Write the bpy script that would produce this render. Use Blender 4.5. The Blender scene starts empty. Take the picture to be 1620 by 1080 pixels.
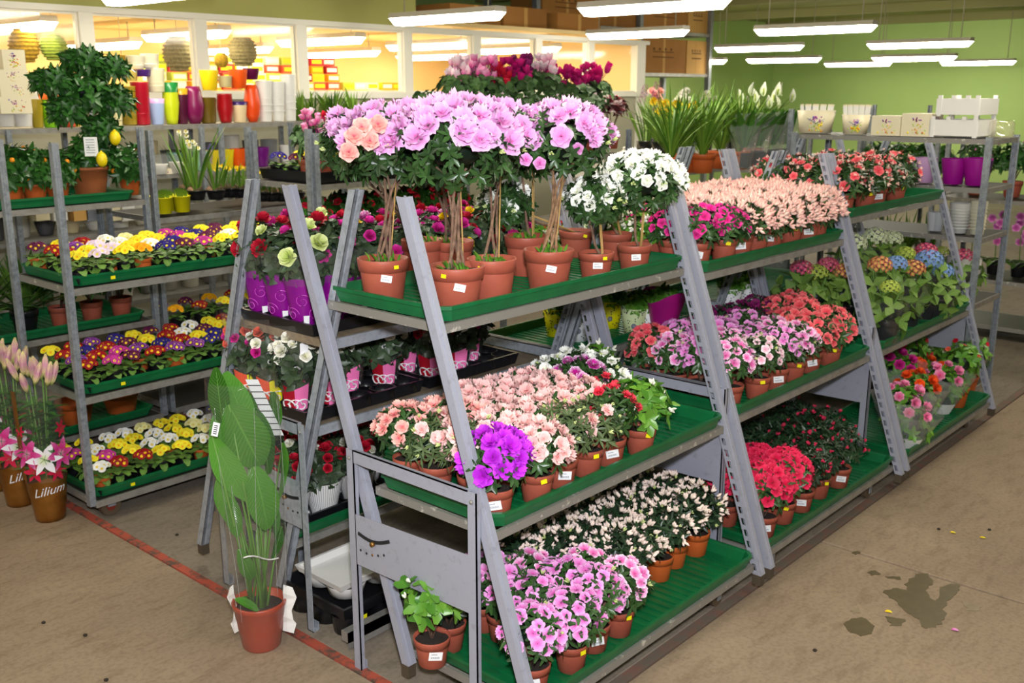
import bpy, math, random
from mathutils import Matrix, Vector
from mathutils.geometry import tessellate_polygon
V = Vector
PI = math.pi
# ------------------------------------------------------------------ camera, world, light
F_PX, YAW, PITCH, CAMZ = 1600.0, 0.727, 0.243, 2.0
cf = V((math.cos(PITCH)*math.cos(YAW), math.cos(PITCH)*math.sin(YAW), -math.sin(PITCH)))
cr = V((math.sin(YAW), -math.cos(YAW), 0.0))
cu = cr.cross(cf)
scn = bpy.context.scene
COL = scn.collection
cam_d = bpy.data.cameras.new('camera')
cam = bpy.data.objects.new('camera', cam_d)
COL.objects.link(cam)
cam_d.sensor_width = 36.0
cam_d.lens = F_PX/1620*36
cam_d.clip_end = 100
cam.matrix_world = Matrix(((cr.x, cu.x, -cf.x, 0), (cr.y, cu.y, -cf.y, 0), (cr.z, cu.z, -cf.z, CAMZ), (0, 0, 0, 1)))
cam_d.dof.use_dof = True
cam_d.dof.focus_distance = 3.1
cam_d.dof.aperture_fstop = 5.6
scn.camera = cam
scn.view_settings.view_transform = 'Standard'
scn.view_settings.look = 'None'
scn.view_settings.gamma = 1.0
scn.view_settings.use_curve_mapping = False
scn.view_settings.exposure = 0.08
wd = bpy.data.worlds.new('world'); scn.world = wd
wd.use_nodes = True
wd.node_tree.nodes['Background'].inputs[0].default_value = (1.0, 0.88, 0.66, 1)
wd.node_tree.nodes['Background'].inputs[1].default_value = 0.15
LAMP_E = 37.0            # fluorescent diffusers
INNER_E = 26.0
# camera flash
fl = bpy.data.lights.new('camera_flash', 'AREA'); fl.shape = 'DISK'; fl.size = 0.16
fl.energy = 128; fl.color = (0.93, 0.95, 1.0)
flo = bpy.data.objects.new('camera_flash', fl); COL.objects.link(flo)
flo.location = V((-0.02, 0.0, 2.28)) + cr*0.05
flo.rotation_euler = V((0.72, 0.69, -0.30)).to_track_quat('-Z', 'Y').to_euler()

def at(px, py, x=None, y=None, z=None):
    d = cf + cr*((px-810)/F_PX) - cu*((py-540)/F_PX)
    if x is not None: t = x/d.x
    elif y is not None: t = y/d.y
    else: t = (z-CAMZ)/d.z
    return V((0, 0, CAMZ)) + d*t

def proj(p):
    d = V(p) - V((0, 0, CAMZ)); w = d.dot(cf)
    return 810+F_PX*d.dot(cr)/w, 540-F_PX*d.dot(cu)/w

# ------------------------------------------------------------------ materials
def hexc(h):
    h = h.lstrip('#'); o = []
    for i in (0, 2, 4):
        c = int(h[i:i+2], 16)/255
        o.append(c/12.92 if c <= 0.04045 else ((c+0.055)/1.055)**2.4)
    return (o[0], o[1], o[2], 1.0)
MATS = {}
def nmat(name):
    m = bpy.data.materials.new(name); m.use_nodes = True; MATS[name] = m
    nt = m.node_tree; return m, nt, nt.nodes['Principled BSDF']
def N(nt, typ, **k):
    n = nt.nodes.new(typ)
    for a, b in k.items(): setattr(n, a, b)
    return n
def ramp(nt, stops, interp='LINEAR'):
    r = N(nt, 'ShaderNodeValToRGB'); r.color_ramp.interpolation = interp
    e = r.color_ramp.elements
    while len(e) < len(stops): e.new(0.5)
    for i, (p, c) in enumerate(stops):
        e[i].position = p; e[i].color = hexc(c) if isinstance(c, str) else c
    return r
def plain(name, c, rough=0.5, metal=0.0, var=0.0, scale=8.0, c2=None, bump=0.0, spec=None, obj_var=False):
    m, nt, b = nmat(name)
    b.inputs['Roughness'].default_value = rough; b.inputs['Metallic'].default_value = metal
    if spec is not None: b.inputs['Specular IOR Level'].default_value = spec
    if c2 or bump:
        tc = N(nt, 'ShaderNodeTexCoord'); no = N(nt, 'ShaderNodeTexNoise')
        no.inputs['Scale'].default_value = scale; no.inputs['Detail'].default_value = 5
        nt.links.new(tc.outputs['Object'], no.inputs['Vector'])
    if c2:
        r = ramp(nt, [(0.35, c), (0.68, c2)]); nt.links.new(no.outputs['Fac'], r.inputs[0])
        nt.links.new(r.outputs[0], b.inputs['Base Color'])
    else: b.inputs['Base Color'].default_value = hexc(c)
    if bump:
        bp = N(nt, 'ShaderNodeBump'); bp.inputs['Strength'].default_value = bump; bp.inputs['Distance'].default_value = 0.01
        nt.links.new(no.outputs['Fac'], bp.inputs['Height']); nt.links.new(bp.outputs[0], b.inputs['Normal'])
    return m
def petal(name, stops, speck=None):
    """colour by the 't' attribute: 0 at the flower's heart, 1 at the petal rim; small change from flower to flower"""
    m, nt, b = nmat(name)
    a = N(nt, 'ShaderNodeAttribute', attribute_name='t')
    no = N(nt, 'ShaderNodeTexNoise'); no.inputs['Scale'].default_value = 9.0
    tc = N(nt, 'ShaderNodeTexCoord'); nt.links.new(tc.outputs['Object'], no.inputs['Vector'])
    ad = N(nt, 'ShaderNodeMath', operation='MULTIPLY_ADD'); ad.inputs[1].default_value = 0.30; ad.inputs[2].default_value = -0.15
    nt.links.new(no.outputs['Fac'], ad.inputs[0])
    s = N(nt, 'ShaderNodeMath', operation='ADD'); nt.links.new(a.outputs['Fac'], s.inputs[0]); nt.links.new(ad.outputs[0], s.inputs[1])
    r = ramp(nt, stops); nt.links.new(s.outputs[0], r.inputs[0])
    oi = N(nt, 'ShaderNodeObjectInfo'); hs = N(nt, 'ShaderNodeHueSaturation')
    mr = N(nt, 'ShaderNodeMapRange'); mr.inputs['To Min'].default_value = 0.86; mr.inputs['To Max'].default_value = 1.10
    nt.links.new(oi.outputs['Random'], mr.inputs['Value']); nt.links.new(mr.outputs[0], hs.inputs['Value'])
    nt.links.new(r.outputs[0], hs.inputs['Color']); nt.links.new(hs.outputs[0], b.inputs['Base Color'])
    b.inputs['Roughness'].default_value = 0.6; b.inputs['Specular IOR Level'].default_value = 0.25
    return m
def leafm(name, c1, c2, vein=None, rough=0.36, stripes=0.0):
    m, nt, b = nmat(name)
    a = N(nt, 'ShaderNodeAttribute', attribute_name='rv'); r = ramp(nt, [(0.0, c1), (1.0, c2)])
    nt.links.new(a.outputs['Fac'], r.inputs[0]); outc = r.outputs[0]
    if vein:
        u = N(nt, 'ShaderNodeAttribute', attribute_name='u'); t = N(nt, 'ShaderNodeAttribute', attribute_name='t')
        ab = N(nt, 'ShaderNodeMath', operation='ABSOLUTE'); nt.links.new(u.outputs['Fac'], ab.inputs[0])
        # midrib
        rr = ramp(nt, [(0.0, (1, 1, 1, 1)), (0.07, (0, 0, 0, 1))]); nt.links.new(ab.outputs[0], rr.inputs[0])
        # side veins: t*k - |u|*j
        k1 = N(nt, 'ShaderNodeMath', operation='MULTIPLY'); k1.inputs[1].default_value = 16.0; nt.links.new(t.outputs['Fac'], k1.inputs[0])
        k2 = N(nt, 'ShaderNodeMath', operation='MULTIPLY_ADD'); k2.inputs[1].default_value = -3.0
        nt.links.new(ab.outputs[0], k2.inputs[0]); nt.links.new(k1.outputs[0], k2.inputs[2])
        fr = N(nt, 'ShaderNodeMath', operation='FRACT'); nt.links.new(k2.outputs[0], fr.inputs[0])
        r2 = ramp(nt, [(0.0, (.45, .45, .45, 1)), (0.22, (0, 0, 0, 1)), (0.8, (0, 0, 0, 1)), (1.0, (.45, .45, .45, 1))]); nt.links.new(fr.outputs[0], r2.inputs[0])
        mx = N(nt, 'ShaderNodeMath', operation='MAXIMUM'); nt.links.new(rr.outputs[0], mx.inputs[0]); nt.links.new(r2.outputs[0], mx.inputs[1])
        mi = N(nt, 'ShaderNodeMix', data_type='RGBA'); nt.links.new(mx.outputs[0], mi.inputs[0])
        nt.links.new(outc, mi.inputs[6]); mi.inputs[7].default_value = hexc(vein); outc = mi.outputs[2]
        bp = N(nt, 'ShaderNodeBump'); bp.inputs['Strength'].default_value = 0.5; bp.inputs['Distance'].default_value = 0.004; bp.invert = True
        nt.links.new(mx.outputs[0], bp.inputs['Height']); nt.links.new(bp.outputs[0], b.inputs['Normal'])
    nt.links.new(outc, b.inputs['Base Color'])
    b.inputs['Roughness'].default_value = rough; b.inputs['Specular IOR Level'].default_value = 0.45
    return m
def film(name, tint=(1, 1, 1, 1), gloss=0.10, opac=0.04, oc='#ffffff', rough=0.08, crumple=0.0):
    m = bpy.data.materials.new(name); m.use_nodes = True; MATS[name] = m
    nt = m.node_tree; nt.nodes.clear()
    o = N(nt, 'ShaderNodeOutputMaterial'); tr = N(nt, 'ShaderNodeBsdfTransparent'); tr.inputs[0].default_value = tint
    gl = N(nt, 'ShaderNodeBsdfGlossy'); gl.inputs['Roughness'].default_value = rough
    df = N(nt, 'ShaderNodeBsdfDiffuse'); df.inputs[0].default_value = hexc(oc)
    lw = N(nt, 'ShaderNodeLayerWeight'); lw.inputs[0].default_value = 0.25
    mu = N(nt, 'ShaderNodeMath', operation='MULTIPLY_ADD'); mu.inputs[1].default_value = gloss*2.0; mu.inputs[2].default_value = gloss*0.5
    nt.links.new(lw.outputs['Facing'], mu.inputs[0])
    m1 = N(nt, 'ShaderNodeMixShader'); m1.inputs[0].default_value = opac
    nt.links.new(tr.outputs[0], m1.inputs[1]); nt.links.new(df.outputs[0], m1.inputs[2])
    m2 = N(nt, 'ShaderNodeMixShader'); nt.links.new(mu.outputs[0], m2.inputs[0])
    nt.links.new(m1.outputs[0], m2.inputs[1]); nt.links.new(gl.outputs[0], m2.inputs[2]); nt.links.new(m2.outputs[0], o.inputs[0])
    if crumple:
        no = N(nt, 'ShaderNodeTexNoise'); no.inputs['Scale'].default_value = 14; no.inputs['Detail'].default_value = 3
        tc = N(nt, 'ShaderNodeTexCoord'); nt.links.new(tc.outputs['Object'], no.inputs['Vector'])
        bp = N(nt, 'ShaderNodeBump'); bp.inputs['Strength'].default_value = crumple; bp.inputs['Distance'].default_value = 0.02
        nt.links.new(no.outputs['Fac'], bp.inputs['Height']); nt.links.new(bp.outputs[0], gl.inputs['Normal'])
    return m
def emis(name, c, e):
    m = bpy.data.materials.new(name); m.use_nodes = True; MATS[name] = m
    nt = m.node_tree; nt.nodes.clear()
    o = N(nt, 'ShaderNodeOutputMaterial'); em = N(nt, 'ShaderNodeEmission')
    em.inputs[0].default_value = c; em.inputs[1].default_value = e; nt.links.new(em.outputs[0], o.inputs[0]); return m

def concrete(name, c1, c2, c3):
    m, nt, b = nmat(name)
    g = N(nt, 'ShaderNodeNewGeometry')
    n1 = N(nt, 'ShaderNodeTexNoise'); n1.inputs['Scale'].default_value = 1.6; n1.inputs['Detail'].default_value = 7; n1.inputs['Roughness'].default_value = 0.62
    n2 = N(nt, 'ShaderNodeTexNoise'); n2.inputs['Scale'].default_value = 55; n2.inputs['Detail'].default_value = 4
    mp = N(nt, 'ShaderNodeMapping'); mp.inputs['Scale'].default_value = (1.0, 1.0, 1.0); mp.inputs['Rotation'].default_value = (0, 0, 0.5)
    n3 = N(nt, 'ShaderNodeTexNoise'); n3.inputs['Scale'].default_value = 5.0; n3.inputs['Detail'].default_value = 8; n3.inputs['Roughness'].default_value = 0.7
    mp3 = N(nt, 'ShaderNodeMapping'); mp3.inputs['Scale'].default_value = (1.0, 3.2, 1.0); mp3.inputs['Rotation'].default_value = (0, 0, 0.75)
    for n in (n1, n2): nt.links.new(g.outputs['Position'], n.inputs['Vector'])
    nt.links.new(g.outputs['Position'], mp3.inputs['Vector']); nt.links.new(mp3.outputs[0], n3.inputs['Vector'])
    r1 = ramp(nt, [(0.3, c1), (0.55, c2), (0.75, c3)]); nt.links.new(n1.outputs['Fac'], r1.inputs[0])
    r3 = ramp(nt, [(0.36, '#cfcac4'), (0.5, '#ffffff')]); nt.links.new(n3.outputs['Fac'], r3.inputs[0])
    mm = N(nt, 'ShaderNodeMix', data_type='RGBA', blend_type='MULTIPLY'); mm.inputs[0].default_value = 0.55
    nt.links.new(r1.outputs[0], mm.inputs[6]); nt.links.new(r3.outputs[0], mm.inputs[7])
    r2 = ramp(nt, [(0.36, '#9c968c'), (0.55, '#ffffff')]); nt.links.new(n2.outputs['Fac'], r2.inputs[0])
    m4 = N(nt, 'ShaderNodeMix', data_type='RGBA', blend_type='MULTIPLY'); m4.inputs[0].default_value = 0.22
    nt.links.new(mm.outputs[2], m4.inputs[6]); nt.links.new(r2.outputs[0], m4.inputs[7])
    nt.links.new(m4.outputs[2], b.inputs['Base Color'])
    bp = N(nt, 'ShaderNodeBump'); bp.inputs['Strength'].default_value = 0.12; bp.inputs['Distance'].default_value = 0.003
    nt.links.new(n2.outputs['Fac'], bp.inputs['Height']); nt.links.new(bp.outputs[0], b.inputs['Normal'])
    b.inputs['Roughness'].default_value = 0.72; b.inputs['Specular IOR Level'].default_value = 0.3
    return m
def worn(name, c, cw, lo, hi, scale, rough=0.5, metal=0.0):
    m, nt, b = nmat(name)
    g = N(nt, 'ShaderNodeNewGeometry'); n = N(nt, 'ShaderNodeTexNoise'); n.inputs['Scale'].default_value = scale; n.inputs['Detail'].default_value = 8; n.inputs['Roughness'].default_value = 0.65
    nt.links.new(g.outputs['Position'], n.inputs['Vector'])
    r = ramp(nt, [(lo, c), (hi, cw)]); nt.links.new(n.outputs['Fac'], r.inputs[0]); nt.links.new(r.outputs[0], b.inputs['Base Color'])
    b.inputs['Roughness'].default_value = rough; b.inputs['Metallic'].default_value = metal
    return m

M = MATS
concrete('concrete_aisle', '#8f7c68', '#9c8872', '#a8947c')
concrete('concrete_platform', '#7c7064', '#8a7e70', '#978a7a')
worn('red_paint', '#b4523f', '#5c4c42', 0.47, 0.60, 16, 0.7)
worn('red_paint_faint', '#7d5a4e', '#6b6054', 0.40, 0.55, 14, 0.8)
worn('rack_paint', '#a3a5b4', '#8f8f9a', 0.55, 0.75, 30, 0.42, 0.15)
worn('rack_zinc', '#a9afb8', '#878d95', 0.45, 0.70, 38, 0.42, 0.25)
worn('shelf_steel', '#8f8c86', '#d8d2c8', 0.60, 0.68, 26, 0.5, 0.3)
worn('shelf_steel_clean', '#a09d98', '#85827c', 0.45, 0.7, 20, 0.45, 0.45)
worn('post_zinc', '#9ca2aa', '#747a80', 0.42, 0.70, 42, 0.40, 0.35)
plain('tray_green', '#0b5c33', 0.36, c2='#0d6a3a', scale=14)
plain('tray_green_pale', '#2e7a52', 0.45, c2='#1c6b42', scale=10)
plain('slot_dark', '#17181b', 0.8)
plain('brass', '#9a7038', 0.4, 0.8)
plain('rubber', '#4a3f30', 0.8)
plain('wheel_rubber', '#5a4a38', 0.6); plain('wheel_red', '#7a2a20', 0.5); plain('wheel_yellow', '#c08a28', 0.5)
worn('board_wood', '#8d7c66', '#6e6050', 0.4, 0.65, 22, 0.7)
plain('board_dark', '#2e2b29', 0.5)
plain('pot_terra', '#a65240', 0.5, c2='#ae5a46', scale=4, bump=0.06)
plain('pot_orange', '#c8602a', 0.45); plain('pot_brown', '#a86038', 0.5, c2='#a05a34', scale=3)
plain('pot_black', '#16161a', 0.3); plain('pot_red', '#ae4126', 0.38, c2='#a63c22', scale=5)
plain('soil', '#3a2f26', 0.95, c2='#1d1713', scale=60, bump=0.8)
plain('soil_moss', '#6c5c3c', 0.95, c2='#3f3a22', scale=50, bump=0.8)
plain('label_white', '#f2f2f4', 0.5); plain('print_grey', '#7f8494', 0.6); plain('print_black', '#20222a', 0.6)
plain('sticker_yellow', '#f4e80a', 0.5); plain('sticker_orange', '#f29a18', 0.5)
plain('sticker_red', '#e8502a', 0.5)
plain('bark', '#8a6c58', 0.85, c2='#5f4638', scale=40, bump=0.5); plain('bark_pale', '#a98563', 0.85, c2='#7a5a42', scale=40, bump=0.4)
plain('stem_green', '#5e8a34', 0.5); plain('stem_dark', '#4c5a2c', 0.6); plain('stick', '#c09a5c', 0.6)
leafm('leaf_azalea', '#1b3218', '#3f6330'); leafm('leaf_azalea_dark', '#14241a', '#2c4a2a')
leafm('leaf_azalea_olive', '#33482a', '#65784a', rough=0.45); leafm('leaf_fresh', '#2f6a1c', '#79ac3c')
leafm('leaf_rose', '#1f2d1b', '#43583a', rough=0.45); leafm('leaf_primula', '#2d5a22', '#6f9a3e', vein='#8fb35c', rough=0.5)
leafm('leaf_lily', '#2c5a26', '#4f8a3a', rough=0.4); leafm('leaf_grass', '#3c6a1c', '#86ac3c', rough=0.45)
leafm('leaf_palm', '#2c5020', '#5f8434', rough=0.4); leafm('leaf_citrus', '#1a4018', '#356a26')
leafm('leaf_peace', '#24560f', '#5b9a38', vein='#649c40', rough=0.18); leafm('leaf_hydrangea', '#3f6a24', '#7fa042', vein='#8fb058', rough=0.5)
leafm('leaf_burgundy', '#3a0f18', '#641c26'); leafm('leaf_cyclamen', '#26481f', '#4c7434', vein='#7d9a6c', rough=0.5)
FL = {
 'pink_ruffle': [(0.0, '#d860a8'), (0.22, '#e692d2'), (0.7, '#ecaee4'), (1.0, '#f2c2ee')],
 'salmon_pink': [(0.0, '#e0687c'), (0.35, '#f59c98'), (1.0, '#f9c4b8')],
 'pale_pink': [(0.0, '#e8a0a0'), (0.35, '#f4bab8'), (1.0, '#f9d0cc')],
 'white_az': [(0.0, '#dfe8b8'), (0.3, '#f6f6ea'), (1.0, '#fcfcf8')],
 'violet': [(0.0, '#a00fa8'), (0.4, '#b81fd0'), (1.0, '#c63ee0')],
 'magenta_white': [(0.0, '#c01a90'), (0.74, '#cc2aa4'), (0.94, '#f4cdea'), (1.0, '#fdf0fa')],
 'coral_red': [(0.0, '#c8142c'), (0.5, '#dd2c44'), (1.0, '#e8485c')],
 'crimson': [(0.0, '#b80a34'), (0.5, '#d8144a'), (1.0, '#e63a62')],
 'bicolor_pink': [(0.0, '#e0469c'), (0.35, '#ec7cc0'), (0.75, '#f6bce2'), (1.0, '#fbe4f4')],
 'orchid_pink': [(0.0, '#e257b8'), (0.4, '#e888d4'), (1.0, '#f2b4e6')],
 'hot_pink': [(0.0, '#b80c66'), (0.5, '#d81a86'), (1.0, '#e6459f')],
 'coral': [(0.0, '#e0384c'), (0.5, '#ec5a66'), (1.0, '#f58686')],
 'cream_bud': [(0.0, '#c8a850'), (0.3, '#f0dcc4'), (0.8, '#f8e6dc'), (1.0, '#f2c8c4')],
 'salmon_bud': [(0.0, '#e89a70'), (0.3, '#fbe8da'), (0.7, '#f9d0c4'), (1.0, '#f0a0a0')],
 'white_bud': [(0.0, '#b8b870'), (0.4, '#f0f0dc'), (1.0, '#faf8ee')],
 'red_bud': [(0.0, '#8a2030'), (1.0, '#d82c58')],
 'rose_red': [(0.0, '#6a0414'), (0.5, '#a80c24'), (1.0, '#c01a34')],
 'rose_magenta': [(0.0, '#8a0650'), (0.5, '#c01480'), (1.0, '#d8389c')],
 'rose_white': [(0.0, '#d8dca0'), (0.5, '#f0eedc'), (1.0, '#f8f6ee')],
 'rose_lime': [(0.0, '#b0c850'), (0.6, '#d4e08a'), (1.0, '#e4ecb0')],
 'rose_coral': [(0.0, '#c83828'), (1.0, '#ee7058')],
 'rose_yellow': [(0.0, '#d8a000'), (1.0, '#f8dc20')],
 'pr_yellow': [(0.0, '#f09a00'), (0.2, '#f8b400'), (0.34, '#f8e21c'), (1.0, '#faea3c')],
 'pr_white': [(0.0, '#f0c000'), (0.24, '#f2d850'), (0.36, '#f8f6ea'), (1.0, '#fcfcfa')],
 'pr_cream': [(0.0, '#e8c020'), (0.3, '#f4ea90'), (1.0, '#f6f2b4')],
 'pr_red': [(0.0, '#f8c818'), (0.30, '#f8c818'), (0.38, '#8a0818'), (1.0, '#a80c1c')],
 'pr_blue': [(0.0, '#f4dc30'), (0.24, '#f4dc30'), (0.32, '#1c1460'), (1.0, '#30208a')],
 'pr_purple': [(0.0, '#f6dc3c'), (0.28, '#f6dc3c'), (0.36, '#5c1468'), (0.8, '#7a2090'), (1.0, '#b87ccc')],
 'pr_plum': [(0.0, '#f4c830'), (0.26, '#f4c830'), (0.33, '#4a0a34'), (1.0, '#651246')],
 'pr_magenta': [(0.0, '#f8d820'), (0.3, '#f8d820'), (0.38, '#b01c7c'), (1.0, '#cc3aa0')],
 'pr_orange': [(0.0, '#e87800'), (0.3, '#f0a000'), (1.0, '#f8b818')],
 'pr_palelilac': [(0.0, '#f0d040'), (0.28, '#f0e080'), (0.38, '#e8c8e8'), (1.0, '#f4e4f4')],
 'narcissus': [(0.0, '#f0c400'), (0.4, '#f8dc10'), (1.0, '#fae840')],
 'paperwhite': [(0.0, '#f0e070'), (0.4, '#f8f6dc'), (1.0, '#fcfaf0')],
 'hyacinth': [(0.0, '#5c4ca8'), (1.0, '#9c8cd8')],
 'cyc_pink': [(0.0, '#d82c8c'), (0.5, '#f078b4'), (1.0, '#f8b4d8')],
 'cyc_magenta': [(0.0, '#900a54'), (1.0, '#cc1478')], 'cyc_red': [(0.0, '#b00a28'), (1.0, '#d81a3c')],
 'cyc_pale': [(0.0, '#e890b0'), (0.6, '#f6ccdc'), (1.0, '#faeaf0')], 'cyc_plum': [(0.0, '#4a0a3c'), (1.0, '#8a1464')],
 'hyd_white': [(0.0, '#c8dc90'), (1.0, '#eef0d8')], 'hyd_blue': [(0.0, '#c8d8a0'), (0.3, '#6c90d8'), (1.0, '#8cb0ec')],
 'hyd_pink': [(0.0, '#e8e070'), (0.35, '#d04880'), (1.0, '#d83c78')], 'hyd_mixed': [(0.0, '#d8d850'), (0.45, '#e0a860'), (1.0, '#d84868')],
 'hyd_green': [(0.0, '#a8c040'), (1.0, '#c8d868')],
 'beg_pink': [(0.0, '#e0488c'), (0.5, '#f07cb0'), (1.0, '#f8a8cc')], 'beg_orange': [(0.0, '#f8b020'), (0.3, '#ec4818'), (1.0, '#f46428')],
 'lily_pink': [(0.0, '#f0a0c8'), (0.3, '#d42c84'), (0.8, '#e060a8'), (1.0, '#f4b8dc')], 'lily_white': [(0.0, '#d8e8a0'), (0.4, '#f4f2f8'), (1.0, '#f8f6fc')],
 'lily_red': [(0.0, '#c8143c'), (1.0, '#d82c50')],
 'lily_bud': [(0.0, '#9cb050'), (0.30, '#e2cf98'), (0.6, '#d898b4'), (1.0, '#ecdca0')],
 'spathe': [(0.0, '#d8e8b0'), (1.0, '#faf8ec')], 'orchid': [(0.0, '#8c1c70'), (0.6, '#c060a8'), (1.0, '#dca0cc')],
 'buds_green': [(0.0, '#8ca83c'), (1.0, '#d8e0a0')], 'tulip_red': [(0.0, '#b01424'), (1.0, '#e04030')],
}
for k, s in FL.items(): petal('fl_'+k, s)
plain('kumquat', '#f29410', 0.4); plain('lemon', '#f0d410', 0.42, bump=0.1, scale=60)
plain('plastic_white', '#eeece8', 0.35); plain('plastic_cream', '#efe4c4', 0.4)
plain('lamp_housing', '#c9c2b4', 0.5); plain('cable', '#b8b09c', 0.6)
emis('lamp_glow', (1.0, 0.93, 0.76, 1), LAMP_E)
emis('lamp_glow_inner', (1.0, 0.84, 0.52, 1), INNER_E)
plain('wall_green', '#b2d07e', 0.8, c2='#aac878', scale=0.6); plain('wall_olive', '#b0ae68', 0.85, c2='#a6a45e', scale=0.5)
plain('wall_low', '#aaa690', 0.7); plain('wall_room', '#f0d49c', 0.85); plain('ceiling_paint', '#8f9050', 0.9, c2='#7a7c42', scale=0.8)
plain('beam_paint', '#8c8a58', 0.8); plain('frame_white', '#e6e2d6', 0.5)
plain('cardboard', '#b8803c', 0.85, c2='#a87236', scale=2); plain('cardboard_light', '#d8a860', 0.85); plain('cardboard_line', '#6c4820', 0.9)
film('glass_pane', gloss=0.03, opac=0.0); film('cellophane', gloss=0.09, opac=0.02, crumple=1.0); film('cello_haze', gloss=0.14, opac=0.18, oc='#dfe4e4', crumple=0.8)
film('clear_vase', gloss=0.2, opac=0.15, oc='#e8e0b0')
plain('gold_foil', '#b8803c', 0.30, 0.8, c2='#96642c', scale=9, bump=1.0)
plain('purple_foil', '#8c0c8a', 0.32, c2='#6c0874', scale=5, bump=0.4); plain('purple_line', '#d050cc', 0.3)
plain('magenta_foil', '#b0187c', 0.35, c2='#8c1068', scale=5, bump=0.4)
worn('wet', '#5c5036', '#665a3e', 0.4, 0.7, 20, 0.32)
worn('damp', '#84745a', '#93826a', 0.4, 0.65, 20, 0.6)

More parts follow.
